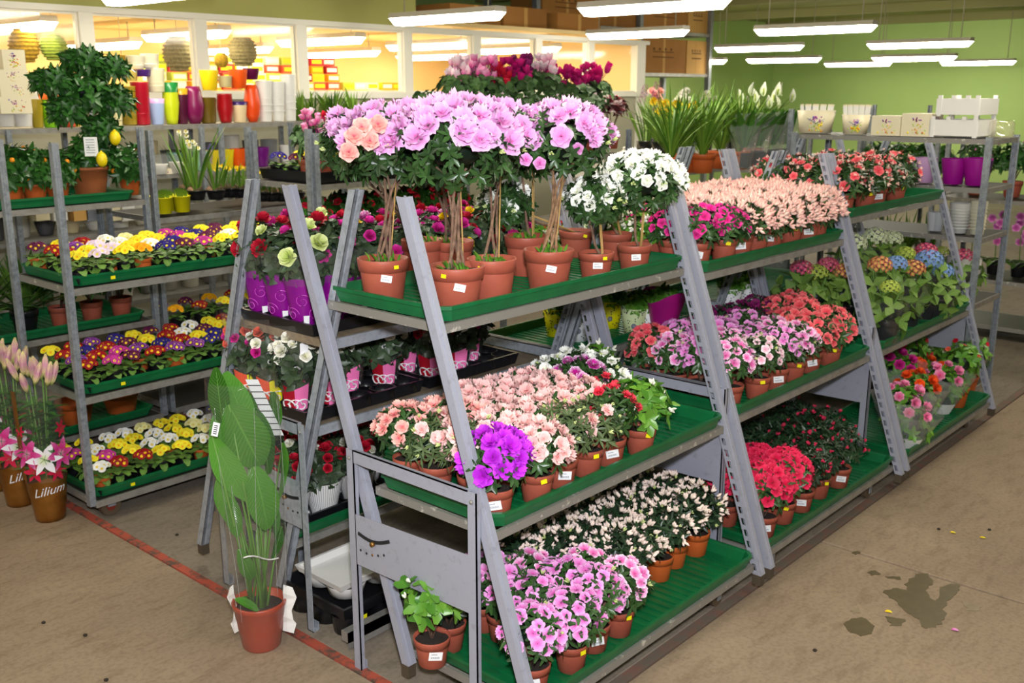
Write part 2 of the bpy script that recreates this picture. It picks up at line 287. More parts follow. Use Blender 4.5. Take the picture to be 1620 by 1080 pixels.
# ------------------------------------------------------------------ mesh building
class MB:
    def __init__(s): s.v = []; s.f = []; s.m = []; s.mats = []; s.t = []; s.u = []; s.rv = []; s.sm = []
    def mi(s, name):
        if name not in s.mats: s.mats.append(name)
        return s.mats.index(name)
    def add(s, verts, faces, mat, t=None, u=None, rv=0.5, smooth=False):
        b = len(s.v); k = s.mi(mat); n = len(verts)
        s.v += [tuple(v) for v in verts]
        s.t += t if t is not None else [0.5]*n
        s.u += u if u is not None else [0.0]*n
        s.rv += [rv]*n
        for f in faces: s.f.append(tuple(b+i for i in f)); s.m.append(k); s.sm.append(smooth)
    def box(s, x0, x1, y0, y1, z0, z1, mat, mtx=None):
        vs = [V((x, y, z)) for z in (z0, z1) for y in (y0, y1) for x in (x0, x1)]
        if mtx: vs = [mtx @ v for v in vs]
        s.add(vs, [(0, 2, 3, 1), (4, 5, 7, 6), (0, 1, 5, 4), (2, 6, 7, 3), (0, 4, 6, 2), (1, 3, 7, 5)], mat)
    def obox(s, a, b, w, h, mat, up=V((0, 0, 1))):
        """bar from a to b; w sideways, h along up"""
        a, b = V(a), V(b); d = (b-a); L = d.length; d.normalize()
        sx = d.cross(up)
        if sx.length < 1e-4: sx = d.cross(V((0, 1, 0)))
        sx.normalize(); uz = sx.cross(d)
        vs = []
        for p in (a, b):
            for q, r in ((-1, -1), (1, -1), (1, 1), (-1, 1)): vs.append(p+sx*q*w/2+uz*r*h/2)
        s.add(vs, [(0, 1, 2, 3), (7, 6, 5, 4), (0, 4, 5, 1), (1, 5, 6, 2), (2, 6, 7, 3), (3, 7, 4, 0)], mat)
    def lathe(s, prof, mat, n=20, cx=0, cy=0, tlist=None, wob=None, smooth=True):
        vs = []; t = []
        for i, (r, z) in enumerate(prof):
            for k in range(n):
                a = 2*PI*k/n; rr = r*(1+(wob(a, z) if wob else 0))
                vs.append(V((cx+rr*math.cos(a), cy+rr*math.sin(a), z))); t.append(tlist[i] if tlist else i/(len(prof)-1))
        fs = [(i*n+k, i*n+(k+1) % n, (i+1)*n+(k+1) % n, (i+1)*n+k) for i in range(len(prof)-1) for k in range(n)]
        s.add(vs, fs, mat, t=t, smooth=smooth)
    def disc(s, r, z, mat, n=20, cx=0, cy=0, bulge=0.0):
        vs = [V((cx+r*math.cos(2*PI*k/n), cy+r*math.sin(2*PI*k/n), z)) for k in range(n)]+[V((cx, cy, z+bulge))]
        s.add(vs, [(k, (k+1) % n, n) for k in range(n)], mat, smooth=True)
    def tube(s, pts, r, mat, n=6, r2=None):
        pts = [V(p) for p in pts]; vs = []; m = len(pts); t = []
        for i, p in enumerate(pts):
            d = (pts[min(i+1, m-1)]-pts[max(i-1, 0)]).normalized()
            a = d.orthogonal().normalized() if abs(d.z) < 0.99 else V((1, 0, 0)); a = (a-d*a.dot(d)).normalized(); b = d.cross(a)
            rr = r if r2 is None else r+(r2-r)*i/(m-1)
            for k in range(n): vs.append(p+(a*math.cos(2*PI*k/n)+b*math.sin(2*PI*k/n))*rr); t.append(i/(m-1))
        fs = [(i*n+k, i*n+(k+1) % n, (i+1)*n+(k+1) % n, (i+1)*n+k) for i in range(m-1) for k in range(n)]
        fs += [tuple(range(n-1, -1, -1)), tuple((m-1)*n+k for k in range(n))]
        s.add(vs, fs, mat, t=t, smooth=True)
    def ball(s, c, r, mat, n=8, rz=None, rv=0.5):
        c = V(c); rz = rz or r; m = max(4, n//2+1); vs = [c+V((0, 0, -rz))]
        for i in range(1, m):
            a = PI*i/m
            for k in range(n): vs.append(c+V((r*math.sin(a)*math.cos(2*PI*k/n), r*math.sin(a)*math.sin(2*PI*k/n), -rz*math.cos(a))))
        vs.append(c+V((0, 0, rz))); fs = [(0, 1+(k+1) % n, 1+k) for k in range(n)]
        for i in range(m-2): fs += [(1+i*n+k, 1+i*n+(k+1) % n, 1+(i+1)*n+(k+1) % n, 1+(i+1)*n+k) for k in range(n)]
        l = len(vs)-1; fs += [(1+(m-2)*n+k, 1+(m-2)*n+(k+1) % n, l) for k in range(n)]
        s.add(vs, fs, mat, rv=rv, t=[0.5+0.5*(v-c).z/rz for v in vs], smooth=True)
    def leaf(s, base, d, nrm, L, W, mat, curl=0.3, fold=0.25, seg=3, rv=0.5, shape='oval', wave=0.0, ph=0.0):
        base, d, nrm = V(base), V(d).normalized(), V(nrm)
        nrm = (nrm-d*nrm.dot(d))
        if nrm.length < 1e-4: nrm = d.orthogonal()
        nrm.normalize(); sx = d.cross(nrm)
        vs = []; t = []; u = []; p = base.copy(); dd = d.copy(); nn = nrm.copy()
        for i in range(seg+1):
            q = i/seg
            if shape == 'oval': w = math.sin(PI*(0.06+0.90*q))**0.8
            elif shape == 'ob': w = math.sin(PI*(0.04+0.86*q**1.35))**0.9
            elif shape == 'strap': w = min(1, (1-q)*4+0.05)
            elif shape == 'lance': w = math.sin(PI*(0.05+0.93*q)**0.75)**1.0
            w *= W/2; wv = wave*math.sin(q*9+ph)*W
            vs += [p-sx*w+nn*(fold*w+wv), p, p+sx*w+nn*(fold*w-wv)]; t += [q]*3; u += [-1.0, 0.0, 1.0]
            rot = Matrix.Rotation(-curl/seg, 3, sx); dd = rot @ dd; nn = rot @ nn; p = p+dd*(L/seg)
        fs = []
        for i in range(seg):
            a = i*3; fs += [(a, a+1, a+4, a+3), (a+1, a+2, a+5, a+4)]
        s.add(vs, fs, mat, t=t, u=u, rv=rv, smooth=True)
    def mesh(s, name):
        me = bpy.data.meshes.new(name); me.from_pydata(s.v, [], s.f); me.update()
        for m in s.mats: me.materials.append(MATS[m])
        me.polygons.foreach_set('material_index', s.m); me.polygons.foreach_set('use_smooth', s.sm)
        for nm, dat in (('t', s.t), ('u', s.u), ('rv', s.rv)):
            a = me.attributes.new(nm, 'FLOAT', 'POINT'); a.data.foreach_set('value', dat)
        return me

def link(name, me, mtx=None, parent=None, label=None, kind=None):
    o = bpy.data.objects.new(name, me); COL.objects.link(o)
    if parent is not None: o.parent = parent
    if mtx is not None: o.matrix_local = mtx
    if label: o['label'] = label
    if kind: o['kind'] = kind
    return o
def obj(name, mb, parent=None, **k): return link(name, mb.mesh(name), parent=parent, **k)
def T(x=0, y=0, z=0, s=1.0, rz=0.0):
    if not hasattr(s, '__len__'): s = (s, s, s)
    return Matrix.Translation((x, y, z)) @ Matrix.Rotation(rz, 4, 'Z') @ Matrix.Diagonal((*s, 1))
def root(name, label=None, cat=None, loc=(0, 0, 0), rz=0, group=None, s=1.0):
    o = bpy.data.objects.new(name, None); COL.objects.link(o); o.empty_display_size = 0.05
    o.location = loc; o.rotation_euler = (0, 0, rz); o.scale = (s, s, s)
    if label: o['label'] = label
    if cat: o['category'] = cat
    if group: o['group'] = group
    return o
def tag(o, label, cat, group=None):
    o['label'] = label; o['category'] = cat
    if group: o['group'] = group
    return o
def struct(name, mb, parent=None):
    o = obj(name, mb, parent); o['kind'] = 'structure'; return o
def orient(p, nrm, s=1.0, spin=0.0, tilt=0.0):
    q = V(nrm).to_track_quat('Z', 'Y').to_matrix().to_4x4()
    if not hasattr(s, '__len__'): s = (s, s, s)
    return Matrix.Translation(p) @ q @ Matrix.Rotation(spin, 4, 'Z') @ Matrix.Rotation(tilt, 4, 'X') @ Matrix.Diagonal((*s, 1))
PENDING = []     # (object, description, shelf phrase, category, crown point)
def later(o, desc, shelf, cat, p): PENDING.append((o, desc, shelf, cat, proj(p)))
ORD = ['first', 'second', 'third', 'fourth', 'fifth', 'sixth', 'seventh', 'eighth', 'ninth', 'tenth', 'eleventh', 'twelfth', 'thirteenth', 'fourteenth', 'fifteenth', 'sixteenth', 'seventeenth', 'eighteenth', 'nineteenth', 'twentieth', 'twenty-first', 'twenty-second', 'twenty-third', 'twenty-fourth', 'twenty-fifth', 'twenty-sixth']
def finish_labels():
    g = {}
    for p in PENDING: g.setdefault((p[1], p[2]), []).append(p)
    for (desc, shelf), L in g.items():
        L.sort(key=lambda p: p[4][0])
        for i, p in enumerate(L):
            o = p[0]; o['category'] = p[3]
            if len(L) == 1: o['label'] = f'{desc} {shelf}'
            else:
                w = 'leftmost' if i == 0 else ('rightmost' if i == len(L)-1 else ORD[i])
                o['label'] = f'{w} {desc} {shelf}' if i in (0, len(L)-1) else f'{w} {desc} from left {shelf}'
                o['group'] = f'{desc} {shelf}'

# ------------------------------------------------------------------ flower, leaf and pot libraries
def petal_grid(mb, mat, ang, length, width, cup, z0, ruff, nu=4, nv=4, r0=0.03, notch=0.0, ph=0.0, reflex=0.0, tmin=0.0):
    vs = []; t = []
    ca, sa = math.cos(ang), math.sin(ang)
    for i in range(nu+1):
        q = i/nu; w = width*(math.sin(PI*(0.10+0.72*q))**0.75)
        for j in range(nv+1):
            v = -1+2*j/nv
            r = r0+length*q*(1-0.22*v*v*q - notch*(1-abs(v))*q)
            z = z0+cup*(q**1.3)*length - reflex*length*q**3 + ruff*q*math.sin(v*6+ph)
            x = r; y = w*v*0.5
            vs.append(V((x*ca-y*sa, x*sa+y*ca, z))); t.append(max(tmin, q))
    n1 = nv+1
    fs = [(i*n1+j, (i+1)*n1+j, (i+1)*n1+j+1, i*n1+j+1) for i in range(nu) for j in range(nv)]
    mb.add(vs, fs, mat, t=t, smooth=True)
FM = {}
def flower(kind, var, seed=0):
    key = (kind, var, seed)
    if key in FM: return FM[key]
    rnd = random.Random(hash(kind) % 1000 if False else sum(map(ord, kind+var))+seed*17)
    mb = MB(); mat = 'fl_'+var
    if kind == 'azalea':       # wide ruffled trumpet, diameter 1
        for i in range(5): petal_grid(mb, mat, 2*PI*i/5+rnd.uniform(-.1, .1), 0.5, 0.62, 0.50, -0.18, 0.085, ph=rnd.uniform(0, 6), reflex=0.26)
        for i in range(4): a = rnd.uniform(0, 6.28); mb.obox((0, 0, -0.05), (0.12*math.cos(a), 0.12*math.sin(a), 0.22), 0.012, 0.012, mat)
    elif kind == 'double':     # ruffled double azalea
        for i in range(5): petal_grid(mb, mat, 2*PI*i/5+rnd.uniform(-.1, .1), 0.5, 0.60, 0.34, -0.12, 0.09, ph=rnd.uniform(0, 6), reflex=0.22)
        for i in range(5): petal_grid(mb, mat, 2*PI*(i+.5)/5+rnd.uniform(-.2, .2), 0.38, 0.46, 0.80, -0.06, 0.10, nu=3, nv=4, ph=rnd.uniform(0, 6), reflex=0.1)
        for i in range(3): petal_grid(mb, mat, 2*PI*i/3+rnd.uniform(-.3, .3), 0.2, 0.28, 1.3, 0.0, 0.05, nu=2, nv=2, ph=rnd.uniform(0, 6))
    elif kind == 'rose':
        for L, (n, ln, w, cup, z) in enumerate([(5, .5, .7, .55, -.1), (5, .38, .6, 1.0, -.05), (4, .24, .48, 1.9, 0), (3, .12, .3, 3.4, 0)]):
            for i in range(n): petal_grid(mb, mat, 2*PI*(i+.5*L)/n, ln, w, cup, z, 0.02, nu=3, nv=3, ph=i, reflex=.25 if L == 0 else .05)
    elif kind == 'many':       # ranunculus / carnation pompom
        for L, (n, ln, w, cup, z) in enumerate([(7, .5, .5, .25, 0), (7, .42, .45, .6, 0), (6, .33, .4, 1.1, 0), (5, .22, .3, 1.8, 0)]):
            for i in range(n): petal_grid(mb, mat, 2*PI*(i+.5*L)/n+rnd.uniform(-.1, .1), ln, w, cup, z, 0.05, nu=2, nv=3, ph=i)
    elif kind == 'primula':
        for i in range(5): petal_grid(mb, mat, 2*PI*i/5, 0.5, 0.60, 0.10, 0, 0.015, nu=3, nv=4, notch=0.16, r0=0.0, ph=i)
    elif kind == 'pcluster':   # head of primrose flowers
        for i in range(6):
            a = 2*PI*i/5 if i < 5 else 0; rr = 0.36 if i < 5 else 0
            sub = MB()
            for k in range(5): petal_grid(sub, mat, 2*PI*k/5+i, 0.27, 0.32, 0.1, 0, 0.01, nu=2, nv=2, notch=0.16, r0=0)
            mt = orient((rr*math.cos(a), rr*math.sin(a), 0.16 if i == 5 else rnd.uniform(0, .1)), (rr*1.5*math.cos(a), rr*1.5*math.sin(a), 1))
            mb.add([mt @ V(v) for v in sub.v], sub.f, mat, t=sub.t, smooth=True)
    elif kind == 'bud':        # whorl of pointed buds
        for i in range(5):
            a = rnd.uniform(0, 6.28); tl = rnd.uniform(0.15, 0.75) if i else 0.05
            d = V((math.cos(a)*math.sin(tl), math.sin(a)*math.sin(tl), math.cos(tl))); L = rnd.uniform(.6, 1.0)
            r = .13; o = d.orthogonal().normalized(); o2 = d.cross(o); vs = [V((0, 0, 0))]; t = [0.0]
            for q, rr in ((.35, .75), (.7, 1.0)):
                for k in range(5): vs.append(d*L*q+(o*math.cos(2*PI*k/5)+o2*math.sin(2*PI*k/5))*r*rr); t.append(q)
            vs.append(d*L); t.append(1.0)
            fs = [(0, 1+k, 1+(k+1) % 5) for k in range(5)]+[(1+k, 6+k, 6+(k+1) % 5, 1+(k+1) % 5) for k in range(5)]+[(6+k, 11, 6+(k+1) % 5) for k in range(5)]
            mb.add(vs, fs, mat, t=t, smooth=True)
    elif kind == 'cyclamen':   # upswept reflexed petals
        for i in range(5): petal_grid(mb, mat, 2*PI*i/5+rnd.uniform(-.3, .3), 0.28, 0.42, 2.6, 0, 0.03, nu=3, nv=2, ph=i, r0=.05)
    elif kind == 'hyd':        # mophead, diameter 1
        n = 46
        for i in range(n):
            zz = 1-1.35*(i+.5)/n; a = i*2.39996; r = math.sqrt(max(0, 1-zz*zz)); d = V((r*math.cos(a), r*math.sin(a), zz))
            sub = MB()
            for k in range(4): petal_grid(sub, mat, PI/2*k+i, 0.095, 0.13, 0.1, 0, 0.0, nu=1, nv=2, r0=0)
            mt = orient(V((d.x*.46, d.y*.46, d.z*.36)), d)
            mb.add([mt @ V(v) for v in sub.v], sub.f, mat, t=sub.t, smooth=True)
    elif kind == 'trumpet':    # narcissus
        for i in range(6): petal_grid(mb, mat, PI/3*i, 0.45, 0.34, 0.12, 0, 0.02, nu=2, nv=2, tmin=.45)
        mb.lathe([(0.10, 0), (0.16, 0.2), (0.24, 0.34)], mat, n=8, tlist=[0, 0, .1])
    elif kind == 'lily':       # six pointed recurved petals
        for i in range(6):
            a = PI/3*i; d = V((math.cos(a), math.sin(a), .35)); mb.leaf((0, 0, 0), d, (0, 0, 1), .52, .24 if i % 2 else .19, mat, curl=.9, fold=.2, seg=4, rv=.5, shape='lance')
        for i in range(5): a = i*1.25; mb.obox((0, 0, 0), (.14*math.cos(a), .14*math.sin(a), .26), .012, .012, 'leaf_lily')
    elif kind == 'lilybud':
        vs = []; prof = [(0.02, 0), (.09, .2), (.12, .45), (.10, .75), (.02, 1.0)]
        mb.lathe(prof, mat, n=6, tlist=[0, .3, .55, .8, 1])
        for k in range(6):
            a = PI/3*k; mb.tube([(r*1.04*math.cos(a), r*1.04*math.sin(a), z) for r, z in prof], .016, mat, n=4)
    elif kind == 'spathe':
        mb.leaf((0, 0, 0), (0.15, 0, 1), (1, 0, 0.3), 1, .5, mat, curl=.3, fold=.6, seg=5, shape='lance')
        mb.tube([(0.05, 0, .1), (.12, 0, .55)], .05, 'fl_hyd_green', n=6)
    elif kind == 'hyacinth':
        for i in range(26):
            z = i/26; a = i*2.4; r = .13*(1-.4*z); d = V((math.cos(a), math.sin(a), .2)); sub = MB()
            for k in range(5): petal_grid(sub, mat, 2*PI*k/5, .09, .05, .4, 0, 0, nu=1, nv=1)
            mt = orient(V((d.x*r, d.y*r, z)), d); mb.add([mt @ V(v) for v in sub.v], sub.f, mat, t=sub.t)
    me = mb.mesh(kind+'_'+var); FM[key] = me
    return me

def dome_dirs(n, rnd, lo=-0.15):
    out = []
    for i in range(n):
        z = 1-(1-lo)*(i+rnd.random())/n; a = i*2.39996+rnd.uniform(-.35, .35); r = math.sqrt(max(0, 1-z*z))
        out.append(V((r*math.cos(a), r*math.sin(a), z)))
    return out
LEAFK = {  # name: (whorls, leaves per whorl, leaf length, width, material, shape)
 'az': (70, 5, .040, .017, 'leaf_azalea', 'ob'), 'azd': (70, 5, .036, .015, 'leaf_azalea_dark', 'ob'),
 'olive': (80, 6, .042, .011, 'leaf_azalea_olive', 'lance'), 'treeleaf': (125, 6, .040, .018, 'leaf_azalea', 'ob'),
 'rose': (45, 5, .048, .030, 'leaf_rose', 'oval'), 'fresh': (45, 5, .05, .028, 'leaf_fresh', 'oval'),
 'citrus': (62, 5, .068, .030, 'leaf_citrus', 'oval'), 'hyd': (16, 3, .085, .055, 'leaf_hydrangea', 'oval'),
 'burg': (45, 5, .05, .03, 'leaf_burgundy', 'oval'), 'kal': (22, 5, .055, .036, 'leaf_fresh', 'ob'),
 'cyc': (34, 3, .055, .055, 'leaf_cyclamen', 'oval'),
}
FO = {}
def foliage(kind, R, H, var=0, lo=-0.55):
    key = (kind, round(R, 3), round(H, 3), var, lo)
    if key in FO: return FO[key]
    rnd = random.Random(sum(map(ord, kind))+var*31)
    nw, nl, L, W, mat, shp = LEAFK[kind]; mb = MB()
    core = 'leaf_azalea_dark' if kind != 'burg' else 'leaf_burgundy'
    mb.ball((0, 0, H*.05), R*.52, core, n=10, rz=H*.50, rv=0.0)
    for d in dome_dirs(nw, rnd, lo):
        f = rnd.uniform(.72, 1.02); p = V((d.x*R*f, d.y*R*f, d.z*H*f)); ax = (V((d.x, d.y, d.z+.45))).normalized()
        o = ax.orthogonal().normalized(); o2 = ax.cross(o); a0 = rnd.uniform(0, 6.28); rvb = rnd.random()
        for k in range(nl):
            a = a0+2*PI*k/nl+rnd.uniform(-.25, .25); tl = rnd.uniform(.7, 1.35)
            dd = ax*math.cos(tl)+(o*math.cos(a)+o2*math.sin(a))*math.sin(tl)
            mb.leaf(p, dd, ax, L*rnd.uniform(.7, 1.15), W*rnd.uniform(.8, 1.15), mat, curl=rnd.uniform(.1, .7), fold=.3, seg=2, rv=min(1, max(0, rvb*.6+rnd.random()*.4)), shape=shp)
    me = mb.mesh('foliage_'+kind); FO[key] = me
    return me
POTM = {}
def pot_mesh(mat='pot_terra', style='std'):
    key = (mat, style)
    if key not in POTM:
        mb = MB()   # outer diameter 1 at the rim, height 1
        if style == 'std': prof = [(0.0, 0.0), (.35, 0), (.37, .02), (.445, .70), (.447, .72), (.475, .725), (.5, .985), (.495, 1.0), (.465, 1.0), (.45, .80), (.0, .80)]
        else: prof = [(0.0, 0.0), (.34, 0), (.36, .02), (.42, .5), (.43, .52), (.47, .90), (.5, .905), (.5, 1.0), (.47, 1.0), (.45, .8), (0, .8)]
        mb.lathe(prof, mat, n=28); POTM[key] = mb.mesh('pot')
    return POTM[key]
def _soil(m):
    mb = MB(); rnd = random.Random(4)
    mb.disc(.458, .86, m, n=18, bulge=.06)
    for i in range(16): a = rnd.uniform(0, 6.28); r = rnd.uniform(0, .4); mb.ball((r*math.cos(a), r*math.sin(a), .88), rnd.uniform(.02, .05), m, n=5)
    return mb.mesh('soil')
SOILM = {k: _soil(k) for k in ('soil', 'soil_moss')}
def _label():
    mb = MB(); mb.box(-.5, .5, -.02, .02, -.32, .32, 'label_white')
    for i in range(9): mb.box(-.34+i*.075, -.34+i*.075+.035, -.027, -.02, -.17, -.03, 'print_grey')
    mb.box(-.34, .1, -.027, -.02, .12, .16, 'print_grey'); return mb.mesh('price_label')
LABM = _label()
def _stk(m):
    mb = MB(); mb.box(-.5, .5, -.03, .03, -.35, .35, m); return mb.mesh('sticker')
STK = {k: _stk(k) for k in ('sticker_yellow', 'sticker_orange', 'sticker_red', 'label_white')}
CAMDIR = V((0, 0, 0))
def on_pot(rootobj, me, name, D, Hh, ang, zf, w, spin=0.0, lab=None):
    """stick a small flat label on the outside of a pot at world angle ang"""
    r = D*(.37+.105*zf if zf < .7 else .497)+0.0025
    m = Matrix.Translation((r*math.cos(ang), r*math.sin(ang), Hh*zf)) @ Matrix.Rotation(ang+PI/2, 4, 'Z') @ Matrix.Rotation(spin, 4, 'Y') @ Matrix.Diagonal((w, w, w, 1))
    link(name, me, m, rootobj, label=lab)
def cam_ang(p): return math.atan2(-p[1], -p[0])   # direction from a thing towards the aisle where the camera stands
def stems(n, h, r, rnd, mat, spread):
    mb = MB()
    for i in range(n):
        a = rnd.uniform(0, 6.28); mb.tube([(0.01*math.cos(a), .01*math.sin(a), 0), (spread*.4*math.cos(a), spread*.4*math.sin(a), h*.5), (spread*math.cos(a), spread*math.sin(a), h)], r, mat, n=5)
    return mb.mesh('stems')
STM = {}
def stem_mesh(mat='bark', k=0):
    if (mat, k) not in STM: STM[(mat, k)] = stems(6, 1.0, .035, random.Random(k), mat, .75)
    return STM[(mat, k)]
SEED = [100]
def shrub(name, desc, shelf, crown, zf, fl='azalea', var='pale_pink', n=16, fs=.05, R=.085, H=.07, leaf='az', potD=.12, potH=.10,
          pot='pot_terra', cat='potted plant', lab=False, yel=False, lo=-.05, cover=1.0, shrinkpot=True, soil='soil', lowleaf=-.55, nbud=0, bud='buds_green', part='blossom'):
    """a potted flowering shrub: Empty at the pot's foot > pot (> soil), stems, foliage, blossoms"""
    SEED[0] += 1; rnd = random.Random(SEED[0]); c = V(crown)
    r = root(name, loc=(c.x, c.y, zf))
    p = link('pot', pot_mesh(pot), T(s=(potD, potD, potH)), r); link('soil', SOILM[soil], T(), p)
    hc = c.z-zf; k = rnd.randrange(3)
    link('stems', stem_mesh('bark', k), T(0, 0, potH*.85, (R*.8, R*.8, max(.02, hc-potH*.85))), r)
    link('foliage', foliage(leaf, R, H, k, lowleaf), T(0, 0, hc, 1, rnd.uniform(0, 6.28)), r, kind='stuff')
    for i, d in enumerate(dome_dirs(n, rnd, lo)):
        if rnd.random() > cover: continue
        f = rnd.uniform(.98, 1.12); q = V((d.x*R*f, d.y*R*f, hc+d.z*H*f+fs*.12))
        ax = (d+V((-.25, -.25, .35))+V((rnd.uniform(-.3, .3), rnd.uniform(-.3, .3), 0))).normalized()
        s = fs*rnd.uniform(.8, 1.12); link(part if fl != 'bud' else 'flower_bud', flower(fl, var, i % 3), orient(q, ax, s, rnd.uniform(0, 6.28)), r)
    for d in dome_dirs(nbud, rnd, lo):
        q = V((d.x*R*1.05, d.y*R*1.05, hc+d.z*H*1.05)); link('flower_bud', flower('bud', bud, 0), orient(q, d, .022*rnd.uniform(.8, 1.3), rnd.uniform(0, 6)), r)
    a = cam_ang(c)
    if lab: on_pot(r, LABM, 'price_label', potD, potH, a+rnd.uniform(-.3, .3), .55, .045, rnd.uniform(-.2, .2))
    if yel: on_pot(r, STK['sticker_yellow'], 'yellow_sticker', potD, potH, a+rnd.uniform(.2, .7), .85, .021, rnd.uniform(-.2, .2))
    later(r, desc, shelf, cat, c)
    return r
# ------------------------------------------------------------------ the setting
mb = MB(); mb.box(-4, 24, -6, 14, -.12, -.03, 'concrete_platform'); floor = struct('floor', mb)
def slab(x0, x1, y0, y1, mat):
    mb = MB(); b = .004
    vs = [(x0, y0, -.03), (x1, y0, -.03), (x1, y1, -.03), (x0, y1, -.03), (x0, y0, -b), (x1, y0, -b), (x1, y1, -b), (x0, y1, -b), (x0+b, y0+b, 0), (x1-b, y0+b, 0), (x1-b, y1-b, 0), (x0+b, y1-b, 0)]
    mb.add(vs, [(0, 1, 5, 4), (1, 2, 6, 5), (2, 3, 7, 6), (3, 0, 4, 7), (4, 5, 9, 8), (5, 6, 10, 9), (6, 7, 11, 10), (7, 4, 8, 11), (8, 9, 10, 11)], mat)
    obj('slab', mb, floor)
slab(-4, 2.022, 1.79, 14, 'concrete_aisle'); slab(-4, 4.120, -6, 1.782, 'concrete_aisle'); slab(4.138, 9.0, -6, 1.782, 'concrete_aisle')
slab(9.008, 24, -6, 1.782, 'concrete_aisle'); slab(2.064, 9.0, 1.832, 14, 'concrete_platform'); slab(9.008, 24, 1.832, 14, 'concrete_platform')
mb = MB(); mb.box(2.024, 2.062, 1.80, 14, -.03, .003, 'red_paint'); struct('trim_1', mb)
mb = MB(); mb.box(2.024, 9.0, 1.786, 1.828, -.03, .002, 'red_paint_faint'); struct('trim_2', mb)
PY = 7.6     # glass partition plane
def blob(name, pts, z, mat, label, cat, h=.0015):
    P = [at(x, y, z=0) for x, y in pts]; n = len(P); Q = []
    rnd = random.Random(len(pts)*7)
    for i in range(n):     # ragged outline
        a, b = P[i], P[(i+1) % n]
        for k in range(4): q = a.lerp(b, k/4); d = (b-a); s = V((-d.y, d.x, 0))*rnd.uniform(-.10, .10); Q.append(q+s)
    c = sum(Q, V())/len(Q); mb = MB()
    tri = tessellate_polygon([[V((q.x, q.y, 0)) for q in Q]]); mb.add([V((q.x, q.y, z+h)) for q in Q]+[V((q.x, q.y, 0)) for q in Q], [tuple(t) for t in tri]+[(i, len(Q)+i, len(Q)+(i+1) % len(Q), (i+1) % len(Q)) for i in range(len(Q))], mat)
    tag(obj(name, mb), label, cat)
blob('puddle', [(1395, 936), (1420, 930), (1437, 935), (1433, 925), (1447, 908), (1468, 907), (1477, 922), (1466, 932), (1470, 945), (1478, 950), (1489, 930), (1505, 924), (1519, 925), (1515, 935), (1500, 948), (1494, 960), (1496, 980), (1480, 992), (1462, 994), (1452, 980), (1430, 965), (1412, 948)], .0005, 'wet', 'large dark branching water puddle on the right aisle floor', 'puddle')
blob('puddle', [(1335, 984), (1350, 978), (1365, 976), (1382, 990), (1380, 1003), (1362, 1006), (1342, 998)], .0005, 'wet', 'small round damp puddle left of the large puddle on the floor', 'puddle')
blob('puddle', [(1400, 975), (1418, 978), (1432, 980), (1426, 990), (1410, 990)], .0005, 'wet', 'tiny wet patch touching the lower left of the large puddle', 'puddle')
blob('puddle', [(1521, 950), (1535, 955), (1552, 958), (1548, 966), (1530, 966)], .0005, 'damp', 'faint drying damp patch right of the large puddle', 'puddle')
blob('puddle', [(1372, 904), (1384, 902), (1394, 908), (1378, 911)], .0005, 'wet', 'upper oval wet drip near the floor joint', 'puddle')
blob('puddle', [(1400, 911), (1424, 912), (1426, 917), (1404, 915)], .0005, 'wet', 'thin wet streak above the large puddle', 'puddle')
blob('puddle', [(1346, 874), (1356, 871), (1362, 874), (1354, 878)], .0005, 'wet', 'small dark wet spot on the floor joint', 'puddle')
blob('puddle', [(1345, 964), (1358, 961), (1362, 968), (1350, 972)], .0005, 'damp', 'pale drip above the small round puddle', 'puddle')
for (x, y, m, d) in [(1505, 997, 'fl_orchid_pink', 'pink fallen petal beside the large puddle'), (1550, 851, 'fl_narcissus', 'yellow fallen petal on the right aisle'), (1503, 843, 'fl_narcissus', 'yellow scrap near the dark crumb on the aisle'), (1400, 968, 'fl_narcissus', 'yellow petal just left of the large puddle')]:
    p = at(x, y, z=0); mb = MB(); mb.leaf((0, 0, .004), (.6, -.8, .15), (0, 0, 1), .032, .022, m, curl=.5, seg=3); o = obj('fallen_petal', mb); o.location = p; tag(o, d, 'petal')
for (x, y) in [(1485, 838), (1565, 839), (280, 847), (69, 986), (135, 1006), (1289, 1030), (168, 1077)]:
    p = at(x, y, z=0); mb = MB(); mb.ball((0, 0, .005), .009, 'soil', n=6, rz=.005); o = obj('dirt_crumb', mb); o.location = p
    later(o, 'dark soil crumb', 'on the bare floor', 'crumb', p)

# ceiling with beams, walls
mb = MB(); mb.box(-4, 24, -6, 14, 3.42, 3.5, 'ceiling_paint'); ceil = struct('ceiling', mb)
for i in range(8):
    mb = MB(); x = 2.6+i*3.0; mb.box(x-.07, x+.07, -6, 14, 3.28, 3.42, 'beam_paint'); obj('beam', mb, ceil)
mb = MB(); mb.box(21.0, 21.15, -6, 14, -.03, 3.42, 'wall_green'); struct('wall_right', mb)
mb = MB(); mb.box(8.5, 21.0, 11.0, 11.12, -.03, 3.42, 'wall_green'); struct('wall_back', mb)
mb = MB(); mb.box(-4, 7.1, PY-.03, PY+.03, 2.605, 3.42, 'wall_olive'); struct('wall_left', mb)
mb = MB(); mb.box(-4, 11.05, PY-.04, PY+.04, -.03, 1.96, 'wall_low'); struct('wall_partition', mb)
mb = MB(); mb.box(-4, 11.05, 10.88, 10.98, -.03, 2.64, 'wall_room'); struct('wall_room', mb)
mb = MB(); mb.box(-4, 11.05, PY+.04, 10.98, 2.64, 2.68, 'wall_room'); struct('ceiling_room', mb)
mb = MB(); mb.box(11.0, 11.08, PY+.06, 10.88, -.03, 2.64, 'wall_room'); struct('wall_room_end', mb)
mb = MB(); mb.box(-4, 11.1, PY-.06, PY+.06, 2.56, 2.605, 'frame_white'); struct('trim_3', mb)
mb = MB(); mb.box(-4, 11.1, PY-.07, PY+.05, 1.93, 1.985, 'frame_white'); struct('trim_4', mb)
